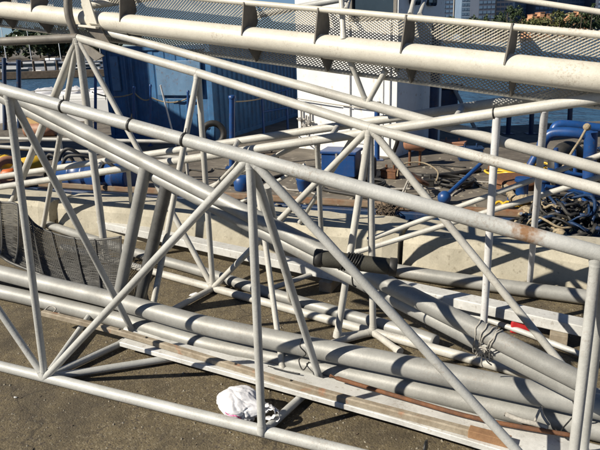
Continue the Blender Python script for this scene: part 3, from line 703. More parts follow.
def container(corner, ang, w, l, h, mt, label):
    """corner = near right corner at deck level; front runs left from it, side runs away"""
    root = thing('shipping_container', label, 'container', corner, rz=ang)
    # local: x along the front (negative to the left), y back, z up
    bm = BM(); abox(bm, -w+.06, -.06, .06, l-.06, .08, h-.06); add('body', bm, mt, root, local=True)
    for x in (-w, -.14):
        for y in (0, l-.14):
            bm = BM(); abox(bm, x, x+.14, y, y+.14, 0, h, .01); add('corner_post', bm, mt, root, local=True)
    for z in (0, h-.14):
        bm = BM(); abox(bm, -w+.142, -.142, .003, .11, z+.002, z+.13, .01); add('end_rail', bm, mt, root, local=True)
        bm = BM(); abox(bm, -.11, -.003, .142, l-.142, z+.002, z+.13, .01); add('side_rail', bm, mt, root, local=True)
    # corrugations: folded sheet on the right side and on the front
    def folded(axis, L_, n, dep):
        bm = BM(); prof = []; per = L_/n
        for i in range(n):
            for f, d in ((0, 0), (.28, 0), (.42, 1), (.78, 1), (.92, 0)): prof.append(((i+f)*per, d*dep))
        prof.append((L_, 0)); rows = []
        for s, d in prof:
            p = (-.055-d+dep*.5, .14+s) if axis == 'side' else (-w+.14+s, .055+d-dep*.5)
            rows.append((bm.verts.new((p[0], p[1], .13)), bm.verts.new((p[0], p[1], h-.13))))
        for q, r in zip(rows, rows[1:]): bm.faces.new((q[0], r[0], r[1], q[1]))
        bmesh.ops.recalc_face_normals(bm, faces=bm.faces); return bm
    add('corrugated_side', folded('side', l-.28, 20, .07), mt, root, local=True)
    add('corrugated_end', folded('end', w-.28, 9, .03), mt, root, local=True)
    return root
cc = dk(216, 143); ca = radians(-22)
cont = container(cc, ca, 3.5, 6.1, 2.62, M['blue_box'], 'blue corrugated shipping container on the barge left of the white deckhouse')
bm = BM(); abox(bm, -1.7, -.30, -.045, .02, 1.28, 2.2, .008); tag(add('panel', bm, M['blue_pale'], cont, local=True), 'pale blue flat panel')
bm = BM(); abox(bm, -3.22, -2.95, -.04, .02, 1.4, 2.35, .008); tag(add('panel', bm, M['blue_pale'], cont, local=True), 'pale blue narrow plate')
bm = BM(); abox(bm, -1.4, -.6, -.075, -.03, 1.16, 1.2, .004); add('hasp_bar', bm, M['blue_box'], cont, local=True)
for x in (-2.72, -2.5):
    bm = BM(); tube(bm, Vector((x, -.03, .2)), Vector((x, -.03, 2.4)), .022, n=8); add('lock_rod', bm, M['blue_box'], cont, local=True)

# white deckhouse
h0 = dk(299, 148); ha = radians(-37); hx = Vector((cos(ha), sin(ha), 0)); hy = Vector((-sin(ha), cos(ha), 0))
WH = None
for k in range(400):                                # width that brings the near corner to its place
    w_ = 1+.01*k; q = h0+hx*w_-CAMP
    if 300+FPX*q.dot(rt)/q.dot(fw) > 395.5: WH = w_; break
HH = 4.3
rootH = thing('deckhouse', 'tall white deckhouse with pipes and wires on the barge beside the blue container', 'deckhouse', h0, rz=ha)
# front wall built round its window opening, then side, back, roof
wx0, wx1, wz0, wz1 = WH*.57, WH*.97, 3.05, 3.95
bm = BM()
for (x0_, x1_, z0_, z1_) in ((0, WH, 0, wz0), (0, wx0, wz0, wz1), (wx1, WH, wz0, wz1), (0, WH, wz1, HH)):
    abox(bm, x0_, x1_, 0, .10, z0_, z1_)
bmesh.ops.remove_doubles(bm, verts=bm.verts, dist=1e-4)
add('front_wall', bm, M['whitehouse'], rootH, local=True)
bm = BM(); abox(bm, WH-.10, WH, .102, 2.4, 0, HH); add('side_wall', bm, M['whitehouse'], rootH, local=True)
bm = BM(); abox(bm, 0, .10, .102, 2.4, 0, HH); add('side_wall', bm, M['whitehouse'], rootH, local=True)
bm = BM(); abox(bm, .102, WH-.102, 2.3, 2.4, 0, HH); add('back_wall', bm, M['whitehouse'], rootH, local=True)
bm = BM(); abox(bm, -.12, WH+.12, -.12, 2.52, HH+.002, HH+.12, .02); add('roof', bm, M['whitehouse'], rootH, local=True)
wf = BM()
for (x0_, x1_, z0_, z1_) in ((wx0-.05, wx0+.03, wz0-.05, wz1+.05), (wx1-.03, wx1+.05, wz0-.05, wz1+.05), (wx0+.031, wx1-.031, wz0-.05, wz0+.03), (wx0+.031, wx1-.031, wz1-.03, wz1+.05)):
    abox(wf, x0_, x1_, -.02, .05, z0_, z1_)
fr = add('window', wf, M['gusset'], rootH, local=True)
bm = BM(); abox(bm, wx0+.031, wx1-.031, .055, .07, wz0+.031, wz1-.031); add('pane', bm, M['glass'], fr, local=True)
for x0_, x1_ in ((WH*.50, WH*.565), (WH*.92, WH*.945)):
    bm = BM(); abox(bm, x0_, x1_, -.05, -.002, .1, 2.95, .008); add('trim_strip', bm, M['whitehouse'], rootH, local=True)
bm = BM(); abox(bm, WH*.60, WH*.88, -.03, -.002, .25, 2.3, .008); dr = add('door', bm, M['whitehouse'], rootH, local=True)
bm = BM(); abox(bm, WH*.83, WH*.86, -.07, -.033, 1.1, 1.25, .005); add('handle', bm, M['black'], dr, local=True)
for z in (.5, 2.0):
    bm = BM(); abox(bm, WH*.985, WH*.985+.10, -.07, -.002, z-.1, z+.1, .01); add('hinge', bm, M['black'], rootH, local=True)
bm = BM()
for x, z in ((.15, .75), (.3, .6), (.42, .7)):
    tube(bm, Vector((x, -.06, z-.25)), Vector((x, -.06, z+.25)), .025, n=8); tube(bm, Vector((x-.12, -.08, z)), Vector((x+.12, -.08, z)), .02, n=8)
    tube(bm, Vector((x, -.06, z)), Vector((x, -.16, z)), .05, n=10)
add('valves', bm, mat('valve_metal', (.42, .40, .38), (.25, .24, .22), .45, .4, 10, .1), rootH, local=True)
bm = BM(); poly_tube(bm, spline([(.05, -.09, 1.25), (WH*.5, -.09, 1.13), (WH*.98, -.09, 1.05)]), .014, 6); add('wire', bm, M['rope_w'], rootH, local=True)
for y in (.5, 1.35):
    bm = BM(); box(bm, (WH+.012, y+.2, 3.55), (.012, 0, 0), (0, .22, 0), (0, 0, .25), .08); add('porthole', bm, M['glass'], rootH, local=True)
bm = BM(); poly_tube(bm, spline([(WH+.03, .1, 2.1), (WH+.06, 1.0, 1.98), (WH+.03, 2.3, 2.1)]), .035, 8); add('hose', bm, M['black'], rootH, local=True)
# dark gear behind / to the right of the deckhouse
gb = dk(446, 132)
rootX = thing('winch_housing', 'dark machinery box on legs at the far barge edge right of the deckhouse', 'machinery', gb)
bm = BM(); box(bm, gb+Vector((-.1, 0, .95)), (.33, 0, 0), (0, .3, 0), (0, 0, .28), .04); add('housing', bm, M['blue_hull'], rootX)
bm = BM(); box(bm, gb+Vector((-.1, 0, 1.29)), (.42, 0, 0), (0, .38, 0), (0, 0, .05), .02); add('lid', bm, M['pile'], rootX)
for x in (-.36, .2): 
    for y in (-.22, .22): add('leg', tube(BM(), gb+Vector((x, y, 0)), gb+Vector((x, y, .68)), .05, n=8), M['blue_hull'], rootX)
part('drain_pipe', gb+Vector((.1, -.38, 1.2)), dk(478, 138)+Vector((0, 0, .1)), .05, M['rope_w'], rootX, n=10)
bm = BM(); tube(bm, dk(432.5, 150), dk(432.5, 150)+Vector((0, 0, 2.9)), .11, n=14)
solo('mast_post', bm, M['blue_hull'], 'dark vertical post at the corner right of the deckhouse', 'post')

# made-up crane house, added just outside the frame to shade the container
fc = cc + Vector((cos(ca)*-1.7, sin(ca)*-1.7, 0)); sh = Vector((sdir.x, sdir.y, 0)).normalized(); sp = Vector((-sh.y, sh.x, 0))
cr = fc + sh*9.5; kz = 9.5*math.tan(SUN_E)
rootCr = thing('added_shade_crane', 'blue crane-like block added out of frame to shade the container', 'shade caster', Vector((cr.x, cr.y, DECK)))
def crbox(name, u0, u1, z0, z1, parent, mt, d0=-1.0, d1=1.0):
    bm = BM(); box(bm, cr + sp*(u0+u1)/2 + sh*(d0+d1)/2 + Vector((0, 0, DECK+(z0+z1)/2)), sp*(u1-u0)/2, sh*(d1-d0)/2, (0, 0, (z1-z0)/2), .02)
    return add(name, bm, mt, parent)
CRU = CR_SIGN = 1
for sgn in (1,):
    pass
lft = sp if (sp.dot(Vector((cos(ca), sin(ca), 0))) < 0) else -sp
sp = -lft                                           # sp now runs towards the container's right
crbox('shade_lower_block', -2.2, 1.45, .25, kz+1.15, rootCr, M['blue'])  # lower step of the added shade caster
crbox('cab', -2.0, -.25, kz+1.152, kz+3.0, rootCr, M['blue'])  # taller step, added to shade the container's left part
crbox('added_cab_window', -1.8, -.5, kz+1.8, kz+2.6, rootCr, M['glass'], -1.03, -.95)
crbox('added_turntable', -1.6, 1.0, 0, .248, rootCr, M['black'], -.8, .8)
# posts and wire fences on the barge deck
gpz = 'blue stanchions on the barge deck'
def stanchion(px, py, ptop_y, r, label, lean=(0, 0), mt=None):
    p = dk(px, py); q = ony(px+lean[0], ptop_y, p.y)
    root = thing('stanchion', label, 'stanchion', p, gpz)
    add('post', tube(BM(), p+Vector((0, 0, .021)), q, r, n=12), mt or M['blue'], root)
    add('foot_plate', box(BM(), p+Vector((0, 0, .012)), (r*2.2, 0, 0), (0, r*2.2, 0), (0, 0, .01), .003), mt or M['blue'], root)
    add('cap', profile_tube(BM(), q-Vector((0, 0, .05)), q+Vector((0, 0, .02)), [(0, r*1.25), (.05, r*1.3), (.07, r*.7)], 12), mt or M['blue'], root)
    return q
s1 = stanchion(134, 146, 87, .035, 'blue stanchion near the left end of the container, rope tied to its top')
s2 = stanchion(150.5, 146, 85, .028, 'slim blue stanchion just left of the leaning pale pole')
s3 = stanchion(188, 146, 91, .032, 'blue stanchion in front of the pale blue container panel')
s4 = stanchion(232, 168, 96, .062, 'thick blue stanchion before the dark corrugated container side')
s5 = stanchion(377, 160, 104, .06, 'blue clamp post in front of the white deckhouse')
s6 = stanchion(95.5, 146, 70, .04, 'blue stanchion between the white boat and the container')
p = dk(176, 146); bm = BM(); tube(bm, p, ony(160.5, 85, p.y-.2), .024, n=8); solo('leaning_pole', bm, M['white_post'], 'thin pale pole leaning in front of the blue container', 'pole')
def swag(pts, r, mt, label, name='rope', sagz=.12):
    bm = BM(); out = []
    for a, b in zip(pts, pts[1:]):
        for k in range(8): t = k/8; out.append(a.lerp(b, t)-Vector((0, 0, sagz*4*t*(1-t))))
    out.append(pts[-1]); poly_tube(bm, out, r, 6)
    return solo(name, bm, mt, label, 'rope')
d2 = Vector((0, 0, -.15))
swag([ony(92, 92, s6.y), s1+d2, s2+d2*2.2, s3+d2*1.2], .02, M['rope'], 'upper hemp rope strung between the blue stanchions before the container')
swag([s1+Vector((0, 0, -1.0)), s2+Vector((0, 0, -1.1)), s3+Vector((0, 0, -1.15))], .017, M['rope'], 'lower rope sagging between the stanchions before the container', sagz=.05)
# blue rail right of the container
r0_, r1_ = dk(264, 137), dk(288, 133)
rootR = thing('handrail', 'blue tubular handrail between the container and the white deckhouse', 'handrail', r0_)
hz = Vector((0, 0, 1.15))
part('post', r0_, r0_+hz, .035, M['blue'], rootR, n=10); part('post', r1_, r1_+hz*1.1, .035, M['blue'], rootR, n=10)
part('rail', r0_+hz*.62, r1_+hz*.66+(r1_-r0_)*.5, .03, M['blue'], rootR, n=10)
part('rail', r0_+hz*1.0, r1_+hz*1.18+(r1_-r0_)*.8, .03, M['blue'], rootR, n=10)
part('rail', r0_+hz*1.28+(r1_-r0_)*.6, r1_+hz*1.33+(r1_-r0_)*1.8, .03, M['blue'], rootR, n=10)
swag([s4+Vector((0, 0, -.12)), r0_+hz*.95, r1_+hz*.9], .016, M['rope'], 'upper orange brown rope from the thick stanchion to the handrail', sagz=.02)
swag([s4+Vector((0, 0, -1.2)), dk(300, 142)+Vector((0, 0, .1))], .016, M['rope'], 'lower orange brown rope from the thick stanchion towards the deckhouse', sagz=.04)
# pipe railing along the barge edge at left
e0 = dk(-30, 182); e1_ = dk(186, 184)
rootL = thing('handrail', 'grey pipe railing on the barge edge at the left behind the trusses', 'handrail', e0)
za, zb = ony(-30, 138, e0.y), ony(192, 142, e1_.y); zc, zd = ony(-30, 145, e0.y), ony(192, 158.5, e1_.y)
part('rail', za, zb, .036, M['truss_b'], rootL, n=10); part('rail', zc, zd, .040, M['truss_b'], rootL, n=10)
for t in (.12, .42, .70, .97):
    b_ = e0.lerp(e1_, t); part('post', Vector((za.lerp(zb, t).x, za.lerp(zb, t).y, DECK)), za.lerp(zb, t), .03, M['truss_b'], rootL, n=10)
# blue deck box
def deck_box():
    c = dk(341, 180); root = thing('deck_box', 'bright blue steel deck box with a black strap standing on the barge', 'box', c, rz=radians(-20))
    bm = BM(); abox(bm, -.40, .28, 0, .5, .06, .50, .02); add('body', bm, M['blue'], root, local=True)
    bm = BM(); abox(bm, -.43, .31, -.03, .53, .502, .56, .015); add('lid', bm, M['blue'], root, local=True)
    for x in (-.36, .16):
        bm = BM(); abox(bm, x, x+.08, .05, .45, 0, .058); add('foot', bm, M['black'], root, local=True)
    bm = BM(); abox(bm, .40, .62, .05, .42, 0, .42, .06); add('side_bundle', bm, M['black'], root, local=True)
    bm = BM(); abox(bm, -.10, -.06, -.045, -.032, .40, .52); add('latch', bm, M['alu'], root, local=True)
deck_box()
c = dk(304, 191); rootU = thing('bucket', 'blue bucket standing on the barge deck near its edge', 'bucket', c)
bm = BM(); profile_tube(bm, c, c+Vector((0, 0, .24)), [(0, .10), (.02, .11), (.2, .135), (.215, .145), (.24, .14)], 20); add('shell', bm, M['blue'], rootU)
bm = BM(); poly_tube(bm, [c+Vector((.14*cos(t), -.05*sin(t), .22+.06*sin(t)-.12*sin(t))) for t in [pi*i/10 for i in range(11)]], .006, 6); add('handle', bm, M['alu'], rootU)
for px, py, nm in ((243, 190, 'second blue bucket on the barge edge behind the near truss apex'),):
    c = dk(px, py); bm = BM(); rootU2 = thing('bucket', nm, 'bucket', c)
    profile_tube(bm, c, c+Vector((0, 0, .26)), [(0, .14), (.03, .16), (.22, .17), (.26, .12)], 16); add('shell', bm, M['blue'], rootU2)
# rusty stool
c = dk(415, 196); rootS = thing('stool', 'broken metal stool frame with a rusty seat on the barge deck', 'stool', c)
add('seat', profile_tube(BM(), c+Vector((0, 0, .30)), c+Vector((0.03, 0, .35)), [(0, .22), (.02, .26), (.05, .24)], 14), M['rust'], rootS)
for a in range(4):
    t = a*pi/2+.4; add('leg', tube(BM(), c+Vector((.30*cos(t), .30*sin(t), 0)), c+Vector((.14*cos(t), .14*sin(t), .31)), .018, n=8), M['rope_w'], rootS)
add('base_bar', tube(BM(), c+Vector((-.42, .02, .13)), c+Vector((.40, -.05, .13)), .022, n=8), M['rope_w'], rootS)
add('back_hoop', poly_tube(BM(), spline([c+Vector((-.3, .1, .33)), c+Vector((-.2, .25, .50)), c+Vector((.15, .25, .53)), c+Vector((.38, .05, .42)), c+Vector((.36, .0, .25))]), .014, 8), M['rope'], rootS)
# tank / float by the deckhouse corner
c = dk(412, 165); rootT = thing('float_tank', 'pinkish rusty tank lying on a stand right of the deckhouse', 'tank', c)
z_ = Vector((0, 0, .42))
add('drum', profile_tube(BM(), c+z_+Vector((-.2, 0, .07)), c+z_+Vector((.28, -.1, .02)), [(0, .05), (.03, .11), (.07, .145), (.42, .145), (.46, .11), (.49, .05)], 20), M['tank'], rootT)
for x in (-.06, .16): add('cradle_leg', tube(BM(), c+Vector((x, -.03, 0)), c+Vector((x, -.03, .33)), .03, n=8), M['rust'], rootT)
bm = BM(); poly_tube(bm, spline([dk(394, 166)+Vector((0, 0, .9)), dk(397, 166)+Vector((0, 0, .55)), dk(393, 165)+Vector((0, 0, .2)), dk(400, 172)+Vector((0, 0, .04)), dk(425, 178)+Vector((0, 0, .04)), dk(455, 176)+Vector((0, 0, .05)), dk(480, 172)+Vector((0, 0, .05))]), .045, 8)
solo('hose', bm, M['black'], 'black hose trailing from the deckhouse corner across the deck', 'hose')
# blue lever with ball, dark pole
rootV = thing('lever', 'blue lever arm with a round pivot on the deck near the barge edge', 'lever', dk(444, 204))
pv = dk(444, 204)+Vector((0, 0, .11)); bm = BM(); bmesh.ops.create_uvsphere(bm, u_segments=16, v_segments=10, radius=.11); bmesh.ops.translate(bm, verts=bm.verts, vec=pv)
add('pivot', bm, M['blue'], rootV, smooth=True)
part('arm', pv, dk(486, 192)+Vector((0, 0, .62)), .035, M['blue'], rootV, n=10)
pp = dk(491, 212); rootV2 = thing('deck_pole', 'dark green blue pole standing on the deck behind the white post', 'pole', pp)
part('pole', pp, ony(494, 128, pp.y), .045, M['blue_hull'], rootV2, n=12)
add('collar', profile_tube(BM(), ony(492.5, 170, pp.y), ony(492.6, 165, pp.y), [(0, .06), (.03, .075), (.07, .06)], 12), M['rust'], rootV2)
# winch frame at right
wb = dk(588, 200); rootN = thing('deck_winch', 'blue tubular winch frame on the barge at the right with horizontal bars', 'winch frame', wb)
wt = ony(591, 132, wb.y)
part('post', wb, wt, .10, M['blue'], rootN, n=18)
qa = ony(553, 133, wb.y+.25); qb = ony(596, 137, wb.y)
add('bar', poly_tube(BM(), spline([ony(541, 154, wb.y+.35), ony(543, 142, wb.y+.3), qa, ony(575, 133, wb.y+.1), qb]), .085, 14), M['blue'], rootN)
add('bar', poly_tube(BM(), spline([ony(553, 131, wb.y+.7), ony(560, 124.5, wb.y+.7), ony(590, 127, wb.y+.6), ony(620, 131, wb.y+.5)]), .075, 14), M['blue'], rootN)
part('strut', dk(524, 176), ony(539, 150, dk(524, 176).y), .075, M['blue'], rootN, n=12)
bm = BM(); poly_tube(bm, spline([ony(587, 127, wb.y-.2), ony(580, 140, wb.y-.3), ony(572, 152, wb.y-.5), ony(561, 170, wb.y-.6)]), .02, 8)
add('tied_rope', bm, M['rope'], rootN)
add('knot', (lambda b: (bmesh.ops.create_icosphere(b, subdivisions=2, radius=.06), bmesh.ops.translate(b, verts=b.verts, vec=ony(587, 127, wb.y-.2)), b)[2])(BM()), M['rope'], rootN)
def torus(bm, c, nrm, R_, r, n=28, k=12):
    nrm = nrm.normalized(); u, v = frame_of(nrm); rings = []
    for i in range(n):
        t = 2*pi*i/n; e = u*cos(t)+v*sin(t)
        rings.append([bm.verts.new(c+e*R_+e*(r*cos(2*pi*q/k))*.85+nrm*(r*sin(2*pi*q/k))) for q in range(k)])
    for i in range(n):
        a, b = rings[i], rings[(i+1) % n]
        for q in range(k):
            f = bm.faces.new((a[q], a[(q+1) % k], b[(q+1) % k], b[q])); f.smooth = True
    bmesh.ops.recalc_face_normals(bm, faces=bm.faces)
    return bm
for px, py, dy, R_, tl, lb in ((566, 168, .1, .36, (.5, -.8, .2), 'black tyre fender hanging inside the blue winch frame'),
                       ):
    c = dk(px, py+20, DECK); c = Vector((c.x, c.y, DECK+.36)); bm = BM(); torus(bm, c, Vector(tl), R_, .13)
    solo('tyre_fender', bm, M['black'], lb, 'tyre', 'tyre fenders on the barge')
for k, (xa, ya, xb, yb, dy) in enumerate(((556, 148, 558, 196, .1), (574, 150, 576, 198, .2), (548, 170, 600, 178, .15), (545, 186, 600, 196, .0))):
    part('brace_tube', ony(xa, ya, wb.y+dy), ony(xb, yb, wb.y+dy), .035, M['blue'], rootN, n=10)
# rusty disc, bollard, ropes
c = dk(515, 186); rootQ = thing('hatch', 'round rusty hatch lid on the deck near the winch frame', 'hatch', c)
add('coaming', profile_tube(BM(), c, c+Vector((0, 0, .10)), [(0, .42), (.10, .42)], 24), M['rust'], rootQ)
add('lid', profile_tube(BM(), c+Vector((0, 0, .102)), c+Vector((0, 0, .16)), [(0, .46), (.03, .46), (.058, .40)], 24), M['rust'], rootQ)
c = dk(531, 200); rootO = thing('bollard', 'short blue double bollard on the barge deck beside the heavy rope', 'bollard', c)
for dx_ in (-.16, .18):
    p = c+Vector((dx_, -.05*dx_, .04)); add('post', profile_tube(BM(), p, p+Vector((0, 0, .34)), [(0, .10), (.27, .10), (.28, .13), (.34, .12)], 18), M['blue'], rootO)
add('base', box(BM(), c+Vector((0, 0, .02)), (.36, -.1, 0), (.05, .16, 0), (0, 0, .02), .005), M['blue'], rootO)
def twisted(pts, r, label, mt):
    P_ = spline(pts, 14); bm = BM(); n = len(P_)
    for st in range(3):
        out = []
        for i, p in enumerate(P_):
            d = (P_[min(i+1, n-1)]-P_[max(i-1, 0)]).normalized(); u, v = frame_of(d); t = i*.75+st*2*pi/3
            out.append(p+u*r*.55*cos(t)+v*r*.55*sin(t))
        poly_tube(bm, out, r*.62, 6)
    return solo('rope', bm, mt, label, 'rope')
zz = Vector((0, 0, .07))
twisted([dk(497, 180)+zz, dk(507, 193)+zz, dk(514, 208)+zz*2, dk(523, 212)+zz*3, dk(531, 209)+zz*2, dk(540, 215)+zz*2, dk(550, 228)+zz, dk(562, 241)+zz], .062, 'heavy twisted hemp mooring rope snaking over the barge edge at right', M['rope'])
bm = BM()
for k in range(5):
    c = dk(530, 174)+Vector((random.uniform(-.1, .1), random.uniform(-.1, .1), .04+.03*k)); rr = .62-.05*k
    poly_tube(bm, [c+Vector((rr*1.25*cos(t)*(1+.08*sin(3*t+k)), rr*.55*sin(t), .02*sin(5*t+k))) for t in [2*pi*i/30 for i in range(30)]], .022, 6, True)
solo('rope_coil', bm, M['yellow'], 'yellow rope coil lying on the deck behind the rusty hatch', 'rope')
bm = BM()
for k in range(4):
    c = dk(506, 208)+Vector((.12*k-.2, -.03*k, .05)); poly_tube(bm, spline([c, c+Vector((.10, .03, .05)), c+Vector((.2, -.04, .0)), c+Vector((.33, .0, .04))]), .022, 6)
solo('rope', bm, M['yellow'], 'short bright yellow rope end on the deck near the white posts', 'rope')
bm = BM()
for k in range(6):
    c = dk(545+random.uniform(-8, 8), 212+random.uniform(-8, 8)); rr = random.uniform(.2, .38)
    poly_tube(bm, [c+Vector((rr*cos(t)*1.2, rr*.7*sin(t), .06+.03*sin(3*t+k))) for t in [2*pi*i/24 for i in range(24)]], .032, 6, True)
solo('rope_coil', bm, M['rope'], 'tangled hemp rope coil around the blue bollard', 'rope')
for px, py, sx, sy, sz, lb in ((588, 178, .85, .5, .55, 'dark heap of tangled lines under the blue winch bars'), (566, 228, .6, .4, .36, 'dark heap of tangled lines at the barge edge below the winch')):
    c = dk(px, py); root = thing('rope_heap', lb, 'rope', c)
    for q_, (mt_, nm_, cnt) in enumerate(((M['black'], 'black_lines', 70), (M['blue_hull'], 'blue_lines', 22), (M['rope'], 'hemp_lines', 12))):
        bm = BM()
        for k in range(cnt):
            o_ = Vector((random.gauss(0, .38)*sx, random.gauss(0, .38)*sy, 0)); hgt = sz*max(0, 1-(o_.x/sx)**2-(o_.y/sy)**2)
            ax_ = Vector((random.gauss(0, .5), random.gauss(0, .5), 1)).normalized(); u, v = frame_of(ax_); rr = random.uniform(.10, .32)
            ce = c+o_+Vector((0, 0, hgt*random.uniform(.25, 1))); t0 = random.uniform(0, 6); sp_ = random.uniform(3.5, 6.2)
            pts = [ce+u*rr*cos(t0+sp_*t/14)+v*rr*.7*sin(t0+sp_*t/14)+Vector((0, 0, .04*sin(t*1.1+k))) for t in range(15)]
            for p in pts: p.z = max(p.z, DECK+.03)
            poly_tube(bm, pts, random.uniform(.014, .032), 5)
        add(nm_, bm, mt_, root)
for px, py, py2, lb in ((531, 134, 96, 'dark slim post at the far barge edge left of the winch bars'), (569, 133, 106, 'dark slim post at the far barge edge above the winch bars'), (508, 134, 110, 'short dark post at the far barge edge right of the machinery box')):
    p = dk(px, py); q = ony(px+1.5, py2, p.y); root = thing('rail_post', lb, 'post', p)
    add('post', tube(BM(), p+Vector((0, 0, .02)), q, .065, n=12), M['blue_hull'], root); add('foot_plate', box(BM(), p+Vector((0, 0, .011)), (.14, 0, 0), (0, .14, 0), (0, 0, .01), .004), M['blue_hull'], root)
# low clutter on the deck: coiled hoses, loose cables, small boxes, shackles
for px, py, r_, lb in ((236, 183, .30, 'black hose coil on the deck behind the near truss apex'), (455, 186, .34, 'black hose coil on the deck left of the white posts'), (372, 190, .26, 'black hose coil right of the blue deck box')):
    c = dk(px, py); bm = BM()
    for k in range(5): torus(bm, c+Vector((random.uniform(-.04, .04), random.uniform(-.04, .04), .03+.028*k)), Vector((random.uniform(-.15, .15), random.uniform(-.15, .15), 1)), r_*random.uniform(.8, 1.05), .024, 24, 7)
    solo('hose_coil', bm, M['black'], lb, 'hose')
lines = (('long dark cable running left to right across the deck before the deckhouse', 215, 170, 470, 168), ('dark cable looping beside the blue deck box', 300, 168, 380, 186), ('dark cable lying left of the rusty hatch', 440, 165, 505, 198), ('thin dark line trailing from the stool to the barge edge', 420, 186, 350, 202), ('pale line lying across the deck behind the bucket', 225, 182, 320, 196), ('pale line lying between the lever and the white posts', 450, 195, 500, 176), ('dark line by the drums at the left of the deck', 140, 178, 215, 172))
for k, (lb, xa, ya, xb, yb) in enumerate(lines):
    pts = [dk(xa+(xb-xa)*t/7+random.uniform(-5, 5), ya+(yb-ya)*t/7+random.uniform(-3.2, 3.2))+Vector((0, 0, .02)) for t in range(8)]
    solo('cable', poly_tube(BM(), spline(pts, 6), random.uniform(.012, .022), 6), M['rope_w'] if 'pale' in lb else M['black'], lb, 'cable')
for px, py, w, h, mt_, lb in ((268, 164, .22, .22, 'pile', 'small dark timber box on the deck below the handrail'), (390, 178, .16, .14, 'rust', 'small rusty block on the deck before the deckhouse corner'), (470, 160, .25, .25, 'blue_hull', 'small dark blue box on the deck behind the lever'), (452, 150, .30, .18, 'tank', 'low rusty fitting on the deck right of the float tank'), (426, 186, .14, .1, 'black', 'small black block beside the broken stool')):
    c = dk(px, py); bm = BM(); a = random.uniform(-.6, .6); ex = Vector((cos(a), sin(a), 0)); ey = Vector((-sin(a), cos(a), 0))
    box(bm, c+Vector((0, 0, h/2+.002)), ex*w, ey*w*.6, (0, 0, h/2), .015); box(bm, c+Vector((0, 0, h+.022)), ex*w*1.06, ey*w*.66, (0, 0, .018), .006)
    tube(bm, c+ex*w*.5+Vector((0, 0, h+.04)), c+ex*w*.5+Vector((0, 0, h+.12)), .02, n=8); tube(bm, c-ex*w*.5+Vector((0, 0, h+.04)), c-ex*w*.5+Vector((0, 0, h+.12)), .02, n=8)
    solo('deck_fitting', bm, M[mt_], lb, 'fitting')
# clutter in the middle of deck: weed by the edge, scraps, hoses
bm = BM()
for k in range(60):
    c = dk(386+random.uniform(-9, 9), 218+random.uniform(-7, 6)); 
    poly_tube(bm, spline([c, c+Vector((random.uniform(-.08, .08), random.uniform(-.06, .06), random.uniform(.05, .16))), c+Vector((random.uniform(-.16, .16), random.uniform(-.1, .1), random.uniform(.0, .2)))], 3), random.uniform(.006, .014), 4)
tag(solo('dried_weed', bm, M['pile'], 'dark clump of dried weed and rope ends on the barge edge', 'weed'), kind='stuff')
bm = BM()
for k in range(260):
    px, py = random.uniform(215, 520), random.uniform(158, 206); c = dk(px, py); s = random.uniform(.012, .05)
    q = [bm.verts.new((c.x+s*cos(t)*random.uniform(.5, 1.6), c.y+s*sin(t)*random.uniform(.5, 1.4), DECK)) for t in (0, 1.26, 2.5, 3.77, 5.03)]
    t_ = bm.verts.new((c.x, c.y, DECK+s*random.uniform(.3, .8)))
    for j in range(5): bm.faces.new((q[j], q[(j+1) % 5], t_))
tag(add('deck_debris', bm, M['stone']), 'small scale and debris strewn over the barge deck', 'debris', kind='stuff')
bm = BM(); poly_tube(bm, spline([dk(225, 176), dk(250, 172), dk(262, 181), dk(290, 176), dk(320, 190), dk(350, 196), dk(395, 205)]), .03, 7); bmesh.ops.translate(bm, verts=bm.verts, vec=(0, 0, .03))
solo('hose', bm, M['black'], 'long black hose lying across the middle of the barge deck', 'hose')
bm = BM(); torus(bm, dk(214, 145)+Vector((0, 0, .3)), Vector((.2, -1, .15)), .28, .10); solo('tyre_fender', bm, M['black'], 'black tyre leaning at the foot of the container corner', 'tyre', 'tyre fenders on the barge')
# left: yellow floats, orange float, blue drums, hoses, tan crate, brown drum
gfl = 'yellow floats at the left'
def floater(px, py, L_, r, ang, mt, label, group=gfl):
    c = dk(px, py)+Vector((0, 0, r+.25)); d = Vector((cos(ang), sin(ang)*.6, .12)).normalized(); root = thing('float', label, 'float', dk(px, py), group)
    add('body', profile_tube(BM(), c-d*L_/2, c+d*L_/2, [(0, .02), (L_*.06, r*.6), (L_*.2, r), (L_*.8, r), (L_*.94, r*.6), (L_, .02)], 18), mt, root)
    add('eye', torus(BM(), c+d*(L_/2+.04), Vector((0, 0, 1)), .05, .015, 12, 6), M['black'], root)
floater(4, 181, .6, .15, -.5, M['yellow'], 'yellow float at the far left edge')
floater(34, 182, .65, .14, .5, M['yellow'], 'yellow float just right of the tyre at left')
floater(12, 192, .3, .10, .2, M['orange'], 'small orange float below the yellow ones', None)
c = dk(12, 188); bm = BM(); torus(bm, Vector((c.x, c.y, DECK+.32)), Vector((.5, -.8, .2)), .24, .09); solo('tyre_fender', bm, M['tank'], 'brown tyre between the two yellow floats', 'tyre', 'tyre fenders on the barge')
for px, py, L_, lb in ((82, 186, .9, 'blue drum lying left under the black hoses'), (112, 188, .9, 'blue drum lying right under the black hoses')):
    c = dk(px, py)+Vector((0, 0, .24)); d = Vector((cos(-.35), sin(-.35), 0)); root = thing('drum', lb, 'drum', dk(px, py), 'blue drums lying at the barge edge')
    add('shell', profile_tube(BM(), c-d*L_/2, c+d*L_/2, [(0, .22), (.02, .25), (.3, .235), (.31, .25), (.33, .235), (.6, .235), (.61, .25), (.63, .235), (.88, .25), (.9, .22)], 22), M['blue'], root)
